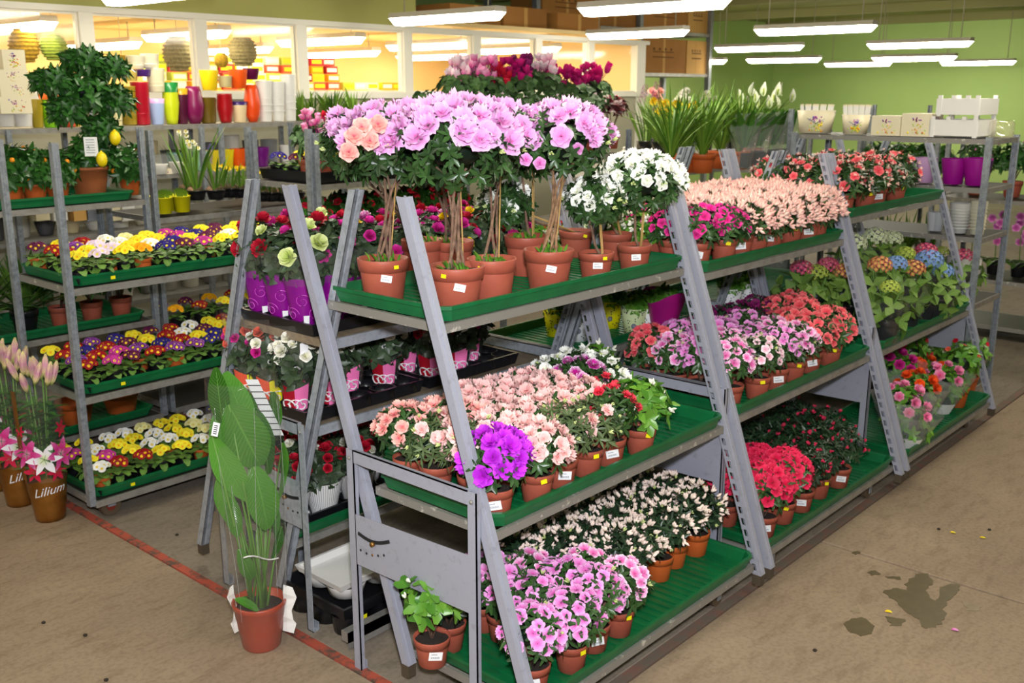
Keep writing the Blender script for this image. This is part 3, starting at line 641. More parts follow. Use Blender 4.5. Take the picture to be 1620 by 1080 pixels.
mull = [at(px, 90, y=PY).x for px in (-120, 137, 316, 474, 641, 750, 848, 931, 1010)]
for i, x in enumerate(mull):
    mb = MB(); w = .055 if i < 8 else .09; mb.box(x-w, x+w, PY-.05, PY+.05, .1 if i > 7 else 1.985, 2.56, 'frame_white'); struct('trim_%d' % (5+i), mb)
for i in range(len(mull)-1):
    mb = MB(); x0, x1 = mull[i]+.05, mull[i+1]-.05
    for a in ((x0, x0+.02, 1.985, 2.56), (x1-.02, x1, 1.985, 2.56)): mb.box(a[0], a[1], PY-.02, PY+.02, a[2], a[3], 'frame_white')
    mb.box(x0+.02, x1-.02, PY-.02, PY+.02, 1.985, 2.0, 'frame_white'); mb.box(x0+.02, x1-.02, PY-.02, PY+.02, 2.545, 2.56, 'frame_white')
    w = struct('window_%d' % (i+1), mb); g = MB(); g.box(x0+.02, x1-.02, PY-.004, PY+.004, 2.0, 2.545, 'glass_pane'); obj('pane', g, w)

# fluorescent lamps
def lamp(x, y, z, desc, inner=False, cables=True):
    r = root('fluorescent_lamp', loc=(x, y, z))
    mb = MB(); L = .635
    pr = [(-.075, .03), (-.06, .075), (.06, .075), (.075, .03)]
    vs = [V((a, s*L, b)) for s in (-1, 1) for a, b in pr]
    mb.add(vs, [(0, 1, 2, 3), (7, 6, 5, 4), (0, 4, 5, 1), (1, 5, 6, 2), (2, 6, 7, 3), (3, 7, 4, 0)], 'lamp_housing'); obj('housing', mb, r)
    g = 'lamp_glow_inner' if inner else 'lamp_glow'; mb = MB(); vs = []
    for s, k in ((-1, L-.01), (1, L-.01)):
        for a, b in [(-.072, .029), (-.05, -.03), (.05, -.03), (.072, .029)]: vs.append(V((a, s*(k-(0.05 if b < 0 else 0)), b)))
    mb.add(vs, [(0, 1, 2, 3), (7, 6, 5, 4), (0, 4, 5, 1), (1, 5, 6, 2), (2, 6, 7, 3)], g); obj('diffuser', mb, r)
    if cables:
        for s in (-.5, .5):
            mb = MB(); mb.tube([(0, s, .075), (0, s, (2.64 if inner else 3.42)-z)], .006, 'cable', n=5); obj('cable', mb, r)
    later(r, desc[0], desc[1], 'lamp', (x, y, z))
H1 = ('hanging tube lamp', 'over the sales floor')
for (x, y) in [(9.96, 4.8), (9.44, 6.6), (12.71, 6.9), (15.58, 8.0), (18.93, 8.2), (12.99, 4.87), (16.12, 6.1), (19.39, 6.2), (6.3, 6.36), (6.5, 4.42), (15.6, 9.7)]: lamp(x, y, 2.585 if x < 11 else (2.54 if x < 14 else 2.47), H1)
lamp(3.67, 6.39, 2.60, H1)
for (x, y) in [(3.1, 4.5), (3.1, 2.2), (6.4, 1.6), (6.4, -.6), (9.9, 1.9), (0., 1.2), (0, 3.8), (3.1, -.4), (-1.5, 6.5), (0, -2)]: lamp(x, y, 2.75, ('tube lamp outside the view', 'over the aisle'))
H2 = ('tube lamp', 'behind the partition glass')
for i in range(6):
    for yy, zz in ((8.45, 2.47), (9.95, 2.42)): lamp(2.1+i*1.5, yy, zz, H2, True)

# ------------------------------------------------------------------ A-frame display racks
def fy(z): return 2.272-.34*(1.69-z)         # front upright line of the right-hand racks
def upright(mat, near, mirror, z0=.10, z1=1.69):
    """inclined channel with a slotted inner flange; local x 0..0.038"""
    mb = MB(); W = .038
    def Y(z, off): y = fy(z)+off; return (5.43-y) if mirror else y
    D = .034
    def slabz(x0, x1, o0, o1, a, b):
        vs = [V((x, Y(z, o), z)) for z in (a, b) for o in (o0, o1) for x in (x0, x1)]
        mb.add(vs, [(0, 2, 3, 1), (4, 5, 7, 6), (0, 1, 5, 4), (2, 6, 7, 3), (0, 4, 6, 2), (1, 3, 7, 5)], mat)
    slabz(0, W, -.003, .003, z0, z1)                       # front plate
    slabz((0 if near else W-.003), (.003 if near else W), .003, D, z0, z1)   # outer flange
    slabz((.0 if near else W-.012), (.012 if near else W), D-.003, D, z0, z1)
    xi = W-.003 if near else 0
    slabz(xi, xi+.003, .003, .010, z0, z1); slabz(xi, xi+.003, D-.008, D, z0, z1)
    z = z0
    while z < z1-.02: slabz(xi, xi+.003, .010, D-.008, z, z+.018); z += .045
    if mirror: slabz(.003, W, D-.003, D, z0, z1); slabz(W*.42, W*.58, D, D+.003, z0+.01, z1-.004)
    slabz(W*.40, W*.60, -.006, -.003, z0+.01, z1-.004)     # pressed rib
    return mb
def rack(x0, mirror, mat, name, label, tiers, plate=True):
    r = root(name, label, 'display rack', (x0, 2.68 if False else 0, 0))
    for near in (True, False):
        xo = -.040 if near else 1.352
        for off in (0.0, .575):
            o = obj('upright', upright(mat, near, mirror), r); o.location = (xo, off*(-1 if mirror else 1), 0)
            ft = MB(); y = fy(.1)+.017; y = 5.43-y if mirror else y; ft.box(xo+.002, xo+.036, y+off*(-1 if mirror else 1)-.018, y+off*(-1 if mirror else 1)+.018, .055, .10, 'rubber'); obj('foot', ft, r)
        xl = -.062 if near else 1.394
        mir = (lambda y: 5.43-y) if mirror else (lambda y: y)
        for yl in (1.975, 2.545):
            mb = MB(); a, b = sorted((mir(yl-.018), mir(yl+.018))); mb.box(xl, xl+.004, a, b, 0, .83, mat)
            e = mir(yl-.018); e0, e1 = sorted((e, mir(yl-.014))); mb.box(xl, xl+.018, e0, e1, 0, .83, mat)
            mb.box(xl, xl+.03, a, b, 0, .004, mat); mb.box(xl+.024, xl+.028, a, b, 0, .035, mat)
            mb.ball((xl-.002, (a+b)/2, .80), .007, 'shelf_steel', n=8); obj('leg', mb, r)
        a, b = sorted((mir(1.993), mir(2.527))); mb = MB(); mb.box(xl+.001, xl+.005, a, b, .785, .83, mat); mb.box(xl+.001, xl+.018, a, b, .826, .83, mat); obj('crossbar', mb, r)
        if plate:
            mb = MB(); vs = [V((xl+q, mir(y), z)) for q in (0, .003) for y, z in ((1.993, .425), (2.527, .415), (2.527, .60), (1.993, .62))]
            mb.add(vs, [(0, 1, 2, 3), (7, 6, 5, 4), (0, 4, 5, 1), (1, 5, 6, 2), (2, 6, 7, 3), (3, 7, 4, 0)], mat); pl = obj('side_plate', mb, r)
            s = MB(); yc = mir(2.43); pts = [(xl-.0012, yc+(-1 if mirror else 1)*.10*math.sin(t*.9), .40+.17*math.cos(t*.75)-.012+abs(t)*.0) for t in [-1+i*.2 for i in range(11)]]
            pts = [(xl-.0008, mir(2.515-.016*i), .535-.018*math.sin(PI*i/10)+.0018*i) for i in range(11)]
            for i in range(10): s.obox(pts[i], pts[i+1], .003, .012, 'slot_dark')
            obj('slot', s, pl)
            nt = MB(); nt.lathe([(0, .012), (.009, .012), (.009, 0), (0, 0)], 'brass', n=6); o = obj('nut', nt, pl); o.matrix_local = Matrix.Translation((xl-.001, mir(2.435), .520)) @ Matrix.Rotation(-PI/2, 4, 'Y')
            for i, (yy, zz) in enumerate([(2.505, .475), (2.475, .472), (2.445, .475), (2.415, .483), (2.385, .494)]):
                h = MB(); h.lathe([(0, .0012), (.0045, .0012), (.0045, 0)], 'slot_dark' if i != 2 else 'brass', n=10); o = obj('hole', h, pl); o.matrix_local = Matrix.Translation((xl-.0002, mir(yy), zz)) @ Matrix.Rotation(-PI/2, 4, 'Y')
    for wx in (.16, 1.19):      # castors under the lowest shelf
        for wy in (1.84, 2.22):
            wy = mir(wy) if not mirror else mir(wy)-.0; mb = MB(); n = 14
            ring = [V((wx+.042*math.cos(k*2*PI/n), wy+q, .042+.042*math.sin(k*2*PI/n))) for q in (-.013, .013) for k in range(n)]
            mb.add(ring, [(k, (k+1) % n, n+(k+1) % n, n+k) for k in range(n)]+[tuple(range(n-1, -1, -1)), tuple(range(n, 2*n))], 'wheel_rubber')
            top_ = .105 if not mirror else .24; mb.box(wx-.014, wx+.014, wy-.022, wy-.018, .03, top_, 'post_zinc'); mb.box(wx-.014, wx+.014, wy+.018, wy+.022, .03, top_, 'post_zinc'); mb.box(wx-.03, wx+.03, wy-.03, wy+.03, top_-.008, top_+.01, 'post_zinc'); obj('castor', mb, r)
    for (z, yf, kind) in tiers:      # shelf frames carrying the trays
        mb = MB(); s = -1 if mirror else 1; ya, yb = sorted((yf, yf+s*.57)); st = 'shelf_steel' if not mirror else 'board_wood'
        st2 = 'shelf_steel_clean' if x0 > 3 or mirror else 'shelf_steel'
        zt = z-.052 if kind == 'tray' else z; st = st if kind != 'board' else 'board_wood'
        if kind == 'board':
            mb.box(.0, 1.35, ya, yb, zt-.03, zt, 'board_wood')
            for y in (ya-.002, yb-.010): mb.box(0, 1.35, y, y+.012, zt-.034, zt+.003, 'rack_zinc')
        else:
            for y in (ya+.005, yb-.02): mb.box(.0, 1.35, y, y+.015, zt-.030, zt-.001, st2)
            for x in (.0, 1.335): mb.box(x, x+.015, ya+.02, yb-.02, zt-.030, zt-.001, 'shelf_steel')
            for i in range(4): mb.box(.25+i*.27, .27+i*.27, ya+.02, yb-.02, zt-.012, zt-.001, st2)
        obj('shelf_frame', mb, r)
    return r
def _tray():
    mb = MB(); L, W, h = 1.35, .565, .05; m = 'tray_green'
    def ring(ix, z): return [(ix, ix, z), (L-ix, ix, z), (L-ix, W-ix, z), (ix, W-ix, z)]
    def rring(ix, z, c=.03):
        a = ix; return [(a+c, a, z), (L-a-c, a, z), (L-a, a+c, z), (L-a, W-a-c, z), (L-a-c, W-a, z), (a+c, W-a, z), (a, W-a-c, z), (a, a+c, z)]
    rings = [rring(.016, -h), rring(.010, -.030), rring(.006, -.012), rring(.0, -.012), rring(0, 0), rring(.010, 0), rring(.014, -.010), rring(.022, -h+.004)]
    vs = [v for r in rings for v in r]; n = 8
    fs = [(i*n+k, i*n+(k+1) % n, (i+1)*n+(k+1) % n, (i+1)*n+k) for i in range(len(rings)-1) for k in range(n)]
    fs.append(tuple((len(rings)-1)*n+k for k in range(n))); fs.append(tuple(range(7, -1, -1)))
    mb.add(vs, fs, m)
    x = .05
    while x < L-.05: mb.box(x, x+.014, .03, W-.03, -h+.003, -h+.009, m); x += .042
    return mb.mesh('plant_tray')
TRAYM = _tray()
def tray(x, y, z, label, flip=False):
    o = link('plant_tray', TRAYM); o.location = (x, y, z); return tag(o, label, 'tray')
rx = [2.10, 3.575, 5.045]
RT = [(1.362, .746, .195), (1.322, .746, .195), (1.415, .746, .195)]
RY = [(2.14, 1.925, 1.755), (2.125, 1.94, 1.77), (2.15, 1.93, 1.75)]
rn = ['nearest', 'second', 'farthest']
for i in range(3):
    rack(rx[i], False, 'rack_paint', 'display_rack', ['nearest grey steel rack with three green trays leaning towards the right aisle', 'second grey steel plant rack from the camera, right side of the island', 'farthest grey steel plant rack of the island, right side'][i], [(RT[i][k], RY[i][k], 'tray') for k in range(3)])
    for k, nm in enumerate(('top', 'middle', 'bottom')): tray(rx[i], RY[i][k], RT[i][k], f'green plastic tray, {nm} one on the {rn[i]} right-hand rack')
LT = [1.145, .80, .345]
for i in range(3):
    tz = [(1.145, 3.345, 'board'), (.795, 3.46, 'board'), (.345, 3.615, 'tray')]
    if i: tz = [(1.17, 3.33, 'tray'), (.80, 3.46, 'tray'), (.345, 3.615, 'tray')]
    rack(rx[i]+.05, True, 'rack_zinc', 'display_rack', ['nearest zinc rack leaning left with wooden shelves and wrapped roses', 'middle zinc rack on the left side of the island', 'farthest zinc rack on the left side of the island'][i], tz)
    for (z, y, k), nm in zip(tz, ('upper', 'middle', 'lower')):
        if k == 'tray': tray(rx[i]+.05, y-.565, z, f'green plastic tray, {nm} one on the {rn[i]} left-hand rack')

# ------------------------------------------------------------------ trolleys with posts and wheels
def trolley(x, y, L, W, H, shelves, label, wheels=True, m='post_zinc', rot=0, zb=.12, tb=.10):
    r = root('trolley', label, 'trolley', (x, y, 0), rot)
    for i in (0, 1):
        for j in (0, 1):
            px = -.03 if i == 0 else L; py = -.0 if j == 0 else W-.035
            mb = MB(); mb.box(px, px+.03, py, py+.004, tb, H, m); mb.box(px, px+.03, py+.031, py+.035, tb, H, m)
            xs = px if i == 0 else px+.026; mb.box(xs, xs+.004, py+.004, py+.031, tb, H, m)
            mb.box(px+.011, px+.019, py-.003, py, tb, H-.01, m); obj('post', mb, r)
            if wheels:
                mb = MB(); cx, cy = (.10 if i == 0 else L-.10), (.08 if j == 0 else W-.08)
                ring = [V((cx+.05*math.cos(a), cy+q, .05+.05*math.sin(a))) for q in (-.015, .015) for a in [k*PI/8 for k in range(16)]]
                mb.add(ring, [(k, (k+1) % 16, 16+(k+1) % 16, 16+k) for k in range(16)]+[tuple(range(15, -1, -1)), tuple(range(16, 32))], 'wheel_rubber', smooth=False)
                hub = [V((cx+.025*math.cos(a), cy+q, .05+.025*math.sin(a))) for q in (-.018, .018) for a in [k*PI/4 for k in range(8)]]
                mb.add(hub, [(k, (k+1) % 8, 8+(k+1) % 8, 8+k) for k in range(8)]+[tuple(range(7, -1, -1)), tuple(range(8, 16))], 'wheel_yellow' if (i+j) % 2 else 'wheel_red')
                mb.box(cx-.02, cx+.02, cy-.026, cy-.021, .05, .105, m); mb.box(cx-.02, cx+.02, cy+.021, cy+.026, .05, .105, m); mb.box(cx-.03, cx+.03, cy-.03, cy+.03, .098, .108, m)
                obj('wheel', mb, r)
    for z in [zb]+list(shelves):
        mb = MB()
        for yy in (0.0, W-.012): mb.box(0, L, yy, yy+.012, z-.034, z-.003, 'shelf_steel_clean')
        for xx in (0, L-.012): mb.box(xx, xx+.012, .012, W-.012, z-.034, z-.003, 'shelf_steel')
        mb.box(.012, L-.012, .012, W-.012, z-.010, z-.004, 'board_dark'); obj('shelf_frame', mb, r)
    return r
# ------------------------------------------------------------------ azaleas on the right-hand racks
S1T, S1M, S1B = "on the nearest rack's top tray", "on the nearest rack's middle tray", "on the nearest rack's bottom tray"
S2T, S2M, S2B = "on the second rack's top tray", "on the second rack's middle tray", "on the second rack's bottom tray"
S3T, S3M, S3B = "on the farthest rack's top tray", "on the farthest rack's middle tray", "on the farthest rack's bottom tray"
zt = 1.362-.043
def standard(name, desc, shelf, rimpx, potD, potH, crown, R, H, var, n, fs, flk='double', leaf='treeleaf', trunkmat='bark', nt=4, stick=True, lab=True, yel=True, soil='soil', weeds=True, lo=-.1, extra=(), dirs=None, tw=.021):
    """azalea grown as a small tree: pot, soil, twisted trunk stems, round crown"""
    SEED[0] += 1; rnd = random.Random(SEED[0]); p = at(*rimpx, z=zt+potH); c = V(crown); mx, my = 2.10+.026+.39*potD, 2.14+.026+.39*potD
    if p.x < mx: p = at(*rimpx, x=mx)
    if p.y < my: p = at(*rimpx, y=my)
    r = root(name, loc=(p.x, p.y, zt))
    po = link('pot', pot_mesh('pot_terra'), T(s=(potD, potD, potH)), r); link('soil', SOILM[soil], T(), po)
    dx, dy, ht = c.x-p.x, c.y-p.y, c.z-zt
    for k in range(nt):
        mb = MB(); pts = []
        for i in range(9):
            q = i/8; a = k*2*PI/nt+q*3.4; rr = tw*(1.35-1.1*math.sin(PI*min(1, q*1.1))*.8) if q < .8 else tw*(.6+2.2*(q-.8)*5)
            pts.append((dx*q+rr*math.cos(a), dy*q+rr*math.sin(a), potH*.86+(ht-potH*.86-H*.45)*q))
        mb.tube(pts, .0058 if nt > 1 else .006, trunkmat, n=6, r2=.0042); obj('trunk', mb, r)
    if stick:
        for s in range(2 if nt == 1 else 1): mb = MB(); mb.tube([(.018+.008*s, -.014, potH*.8), (.016+dx*.8+.008*s, -.01+dy*.8, ht-H*.6)], .0026, 'stick', n=5); obj('support_stick', mb, r)
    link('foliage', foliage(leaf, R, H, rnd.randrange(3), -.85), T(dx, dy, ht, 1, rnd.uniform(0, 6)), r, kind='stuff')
    for i, d in enumerate(dirs if dirs else dome_dirs(n, rnd, .12 if var == 'pink_ruffle' else lo)):
        q = V((dx+d.x*R*1.02, dy+d.y*R*1.02, ht+d.z*H*1.02))
        ax = (d+V((-.35, -.35, .25))+V((rnd.uniform(-.3, .3), rnd.uniform(-.3, .3), rnd.uniform(-.2, .2)))).normalized()
        link('blossom', flower(flk, var, i % 3), orient(q, ax, fs*rnd.uniform(.85, 1.12), rnd.uniform(0, 6)), r)
    for (e, evar, es) in extra:
        for (ex, ey) in e:
            w = at(ex, ey, y=c.y-R*.75); link('blossom', flower(flk, evar, 1), orient(w-V((p.x, p.y, zt)), V((-.6, -.7, .3)), es, rnd.uniform(0, 6)), r)
    for i in range(7):
        a = rnd.uniform(0, 6.28); d = V((math.cos(a), math.sin(a), -.25+rnd.random()*.4)).normalized(); link('flower_bud', flower('bud', 'buds_green', 0), orient(V((dx+d.x*R, dy+d.y*R, ht+d.z*H)), d, .03, 0), r)
    if weeds:
        mb = MB()
        for i in range(26):
            a = rnd.uniform(0, 6.28); b = rnd.uniform(.01, potD*.36); mb.leaf((b*math.cos(a), b*math.sin(a), potH*.88), (math.cos(a*3)*.6, math.sin(a*5)*.6, 1), (1, 0, .2), rnd.uniform(.02, .045), .012, 'leaf_fresh', curl=.5, seg=2, rv=rnd.random())
        obj('weeds', mb, r, kind='stuff')
    a = cam_ang(p)
    if lab: on_pot(r, LABM, 'price_label', potD, potH, a+.12, .60, .036, rnd.uniform(-.15, .25))
    if yel: on_pot(r, STK['sticker_yellow'], 'yellow_sticker', potD, potH, a+rnd.choice((-.45, .5)), .86, .017, rnd.uniform(-.2, .3))
    later(r, desc, shelf, 'potted tree', c); return r
DP = 'pink standard azalea tree'
standard('azalea_tree', DP, S1T, (606, 414), .172, .145, at(622, 232, y=2.58), .185, .135, 'pink_ruffle', 34, .080, extra=(([(560, 215), (585, 222), (552, 240), (598, 196), (572, 200)], 'salmon_pink', .062),), nt=4)
standard('azalea_tree', DP, S1T, (722, 422), .180, .145, at(718, 232, y=2.34), .20, .145, 'pink_ruffle', 46, .084, nt=5)
standard('azalea_tree', DP, S1T, (778, 408), .165, .15, at(785, 226, y=2.46), .155, .135, 'pink_ruffle', 26, .082, nt=3, lab=False)
standard('azalea_tree', DP, S1T, (868, 394), .178, .145, at(888, 228, y=2.35), .185, .14, 'pink_ruffle', 40, .080, nt=5, yel=False, trunkmat='bark_pale', extra=(([(832, 252), (854, 258), (914, 235)], 'orchid_pink', .045),))
standard('azalea_tree', DP, S1T, (833, 372), .17, .15, at(835, 230, y=2.56), .15, .12, 'pink_ruffle', 20, .080, nt=1, lab=False, yel=False)
standard('azalea_tree', DP, S1T, (668, 378), .16, .14, at(568, 232, y=2.74), .13, .12, 'pink_ruffle', 9, .08, nt=3, lab=False, yel=False)
DW = 'white standard azalea tree'
standard('azalea_tree', DW, S1T, (1004, 386), .135, .105, at(1014, 288, y=2.24), .165, .11, 'white_az', 62, .054, flk='double', nt=1, soil='soil_moss', weeds=False, yel=False)
standard('azalea_tree', DW, S1T, (943, 398), .135, .105, at(940, 318, y=2.30), .11, .08, 'white_az', 22, .050, nt=1, soil='soil_moss', weeds=False)
standard('azalea_tree', DW, S1T, (912, 364), .15, .11, at(800, 322, y=2.62), .10, .075, 'white_az', 8, .058, nt=1, soil='soil_moss', weeds=False, lab=False)
standard('azalea_tree', DW, S1T, (974, 368), .14, .11, at(960, 300, y=2.5), .09, .07, 'white_az', 9, .05, nt=1, soil='soil_moss', weeds=False, lab=False, yel=False)
standard('azalea_tree', DP, S1T, (717, 380), .16, .13, at(690, 250, y=2.66), .12, .09, 'pink_ruffle', 10, .085, nt=3, lab=False, yel=False)
shrub('azalea', 'magenta azalea bush', S1T, at(1035, 352, y=2.45), zt, 'azalea', 'hot_pink', 20, .042, R=.11, H=.085, potD=.14, potH=.10)

# middle tray of the nearest rack
z1 = .746-.043
def grid_shelf(spec, x0, dx, ys, zf, zc, shelf, rs=1.0):
    for row, y in enumerate(ys):
        for i, key in enumerate(spec[row]):
            if key == '.' : continue
            j = random.Random(row*31+i+int(x0*10)); k = VARS[key]
            a = dict(k[2]); a['n'] = int(a['n']*1.25); a['fs'] = a['fs']*1.10; a['R'] = a['R']*1.10; a['H'] = a['H']*1.08; a.setdefault('lo', -.22); a.setdefault('lab', row == 0 and i % 2 == 0); a.setdefault('yel', row == 0 and i % 2 == 1)
            shrub('azalea', k[0], shelf, (x0+i*dx+j.uniform(-.02, .02), y+j.uniform(-.012, .012), zc+j.uniform(-.012, .012)+a.pop('dz', 0)), zf, k[1], **a)
VARS = {
 'v': ('bright violet azalea', 'double', dict(var='violet', n=22, fs=.062, R=.092, H=.085, leaf='az', dz=-.01, cover=1)),
 'p': ('pale pink azalea', 'double', dict(var='pale_pink', n=26, fs=.052, R=.092, H=.07, leaf='az')),
 's': ('salmon pink azalea', 'double', dict(var='salmon_pink', n=24, fs=.050, R=.092, H=.07, leaf='az')),
 'o': ('narrow-leaved sparse pink azalea', 'double', dict(var='pale_pink', n=14, fs=.05, R=.098, H=.078, leaf='olive', cover=.75, nbud=14)),
 'g': ('narrow-leaved nearly flowerless azalea', 'double', dict(var='pale_pink', n=8, fs=.045, R=.095, H=.08, leaf='olive', cover=.5, nbud=20)),
 'm': ('magenta and white pompom azalea', 'many', dict(var='magenta_white', n=12, fs=.05, R=.08, H=.075, dz=.02)),
 'w': ('white azalea', 'double', dict(var='white_az', n=15, fs=.046, R=.09, H=.08, leaf='az', nbud=8)),
 'r': ('red azalea', 'double', dict(var='coral_red', n=13, fs=.040, R=.085, H=.08, leaf='az', dz=-.005, cover=.8)),
 'f': ('leafy white-budded azalea', 'bud', dict(var='white_bud', n=16, fs=.03, R=.09, H=.085, leaf='fresh', cover=.6)),
 'c': ('cream-budded azalea', 'bud', dict(var='cream_bud', n=34, fs=.036, R=.095, H=.08, leaf='azd', nbud=8, pot='pot_orange')),
 'k': ('orchid pink azalea', 'azalea', dict(var='orchid_pink', n=26, fs=.045, R=.088, H=.08, leaf='az', nbud=4)),
 'b': ('pink and white azalea', 'azalea', dict(var='bicolor_pink', n=26, fs=.046, R=.09, H=.08, leaf='az', nbud=4)),
 'h': ('magenta azalea', 'azalea', dict(var='hot_pink', n=22, fs=.042, R=.09, H=.08, leaf='az')),
 'q': ('salmon-budded azalea', 'bud', dict(var='salmon_bud', n=62, fs=.046, R=.095, H=.085, leaf='az')),
 'C': ('coral azalea', 'azalea', dict(var='coral', n=30, fs=.048, R=.098, H=.095, leaf='az')),
 'x': ('crimson azalea', 'azalea', dict(var='crimson', n=46, fs=.054, R=.10, H=.095, leaf='az')),
 'd': ('dark leafy azalea with red buds', 'bud', dict(var='red_bud', n=16, fs=.026, R=.10, H=.09, leaf='azd', cover=.8)),
 'D': ('dark leafy unflowered azalea', 'bud', dict(var='red_bud', n=4, fs=.022, R=.10, H=.085, leaf='azd', cover=.5)),
 'z': ('dusky purple azalea', 'azalea', dict(var='cyc_plum', n=18, fs=.045, R=.09, H=.08, leaf='azd')),
 'B': ('palest pink azalea', 'azalea', dict(var='cyc_pale', n=26, fs=.036, R=.085, H=.08, leaf='az', nbud=6)),
 'W': ('white-budded azalea', 'bud', dict(var='white_bud', n=46, fs=.04, R=.095, H=.08, leaf='fresh')),
 'K': ('coral-tipped budding azalea', 'azalea', dict(var='coral', n=12, fs=.05, R=.11, H=.10, leaf='az', nbud=30, bud='salmon_bud', cover=.8)),
}
#      front row: violet, pale..., row 2.., third, back
grid_shelf(['vpggrf...'[:6], 'opppps'[:5]+'r', 'ospppmw', 'sspppwwf'], 2.19, .150, [2.0, 2.135, 2.275, 2.41], z1, .89, S1M)
# bottom tray of the nearest rack
z2 = .195-.043
grid_shelf(['kkkb.....', '.kkbccccc', '.kbcccccc', 'Dkccccccc'], 2.19, .148, [1.845, 1.985, 2.12, 2.235], z2, .345, S1B)
shrub('kalanchoe', 'broad-leaved green azalea', S1B, at(682, 945, y=2.20), z2, 'bud', 'white_bud', 7, .03, R=.095, H=.07, leaf='kal', potD=.125, potH=.10, lab=True)
# second rack
grid_shelf(['hhqqqqqq', 'hqqqqqqq', 'Wqqqqqqq', 'WWWqqqqq'], 3.665, .158, [2.2, 2.33, 2.46, 2.59], 1.322-.035, 1.43, S2T)
grid_shelf(['bBkbCC.', 'kbkbCC.'[:4]+'CC', 'bkkkzCC', 'Ckkzzz.'], 3.67, .185, [2.02, 2.16, 2.30, 2.42], .703, .885, S2M)
grid_shelf(['xxddd..'[:6], 'xxDddd.', 'DDDDDD.'], 3.70, .19, [1.87, 2.03, 2.19], .152, .36, S2B)
grid_shelf(['KKKK', 'KKKKK', 'KKKKK'], 5.12, .215, [2.23, 2.42, 2.62], 1.415-.035, 1.535, S3T)
# ------------------------------------------------------------------ left-hand racks: wrapped roses
S4T, S4M, S4B = 'on the upper wooden shelf', 'on the middle wooden shelf', "on the left rack's low green tray"
def nursery(x, y, z, L, W, h, label, rz=0, sockets=None, yel=None, lab=None, m='pot_black', deep=False):
    """black plastic carry tray with a raised rim and round sockets"""
    r = root('carry_tray', label, 'carry tray', (x, y, z), rz); mb = MB()
    o = .012
    vs = [(o, o, 0), (L-o, o, 0), (L-o, W-o, 0), (o, W-o, 0), (0, 0, h), (L, 0, h), (L, W, h), (0, W, h), (.012, .012, h), (L-.012, .012, h), (L-.012, W-.012, h), (.012, W-.012, h), (.02, .02, .006), (L-.02, .02, .006), (L-.02, W-.02, .006), (.02, W-.02, .006)]
    fs = [(3, 2, 1, 0)]
    if deep:
        for k in range(4): v = vs[k]; vs[k] = (v[0], v[1], h*.62)
    for a in (0, 4, 8): fs += [(a+k, a+(k+1) % 4, a+4+(k+1) % 4, a+4+k) for k in range(4)]
    fs.append((12, 13, 14, 15)); vs = vs if not deep else vs[:12]+[(a, b, h*.64) for a, b, _ in vs[12:]]; mb.add(vs, fs, m); obj('tray_body', mb, r)
    nx, ny = sockets or (max(1, int(L/.10)), max(1, int(W/.10)))
    mb = MB()
    for i in range(nx):
        for j in range(ny): mb.lathe([(0, .001), (.38*L/nx, .001), (.46*L/nx, h*.62)], m, n=16, cx=(i+.5)*L/nx, cy=(j+.5)*W/ny) if deep else mb.lathe([(.40*L/nx, .007), (.44*L/nx, h*.92), (.47*L/nx, h*.92)], m, n=12, cx=(i+.5)*L/nx, cy=(j+.5)*W/ny)
    obj('sockets', mb, r)
    if yel is not None: link('yellow_sticker', STK['sticker_yellow'], Matrix.Translation((L*yel, -.004, h*.55)) @ Matrix.Diagonal((.022, .022, .022, 1)), r)
    if lab is not None: link('price_label', LABM, Matrix.Translation((L*lab, -.004, h*.5)) @ Matrix.Diagonal((.038, .038, .038, 1)), r)
    return r
def sleeve_mesh(r0, r1, h, mat, n=16, wob=.04, z0=0.0, flat=0.0, zig=0.0):
    mb = MB(); rnd = random.Random(int(h*1000)+n); ph = rnd.uniform(0, 6)
    vs = []; m = 5; t = []
    for i in range(m+1):
        for k in range(n):
            a = 2*PI*k/n; rr = r0+(r1-r0)*i/m; rr *= 1+wob*math.sin(a*5+ph)*i/m; z = z0+h*i/m+(zig*math.sin(a*2+ph) if i == m else 0)
            vs.append((rr*math.cos(a), rr*math.sin(a), z)); t.append(i/m)
    mb.add(vs, [(i*n+k, i*n+(k+1) % n, (i+1)*n+(k+1) % n, (i+1)*n+k) for i in range(m) for k in range(n)], mat, t=t, smooth=True)
    return mb
def patch(mb, r0, r1, h, a0, a1, z0, z1, mat, off=.002, slant=0.0, n=5):
    """printed area lying on the outside of a conical sleeve"""
    vs = []
    for i in range(2):
        for k in range(n+1):
            z = (z0 if i == 0 else z1)+slant*(k/n-.5); a = a0+(a1-a0)*k/n; r = r0+(r1-r0)*z/h+off; vs.append((r*math.cos(a), r*math.sin(a), z))
    mb.add(vs, [(k, k+1, n+2+k, n+1+k) for k in range(n)], mat, smooth=True)
def swirl(mb, r0, r1, h, a, z, rad, mat, turns=1.6, w=.004, off=.005, ell=1.0):
    pts = []; n = int(16*turns)
    for i in range(n+1):
        q = i/n; th = turns*2*PI*q; rr = rad*(1-.75*q); zz = z+rr*math.sin(th)*ell; aa = a+rr*math.cos(th)/(r0+(r1-r0)*z/h); r = r0+(r1-r0)*zz/h+off
        pts.append((r*math.cos(aa), r*math.sin(aa), zz))
    mb.tube(pts, w/2, mat, n=4)
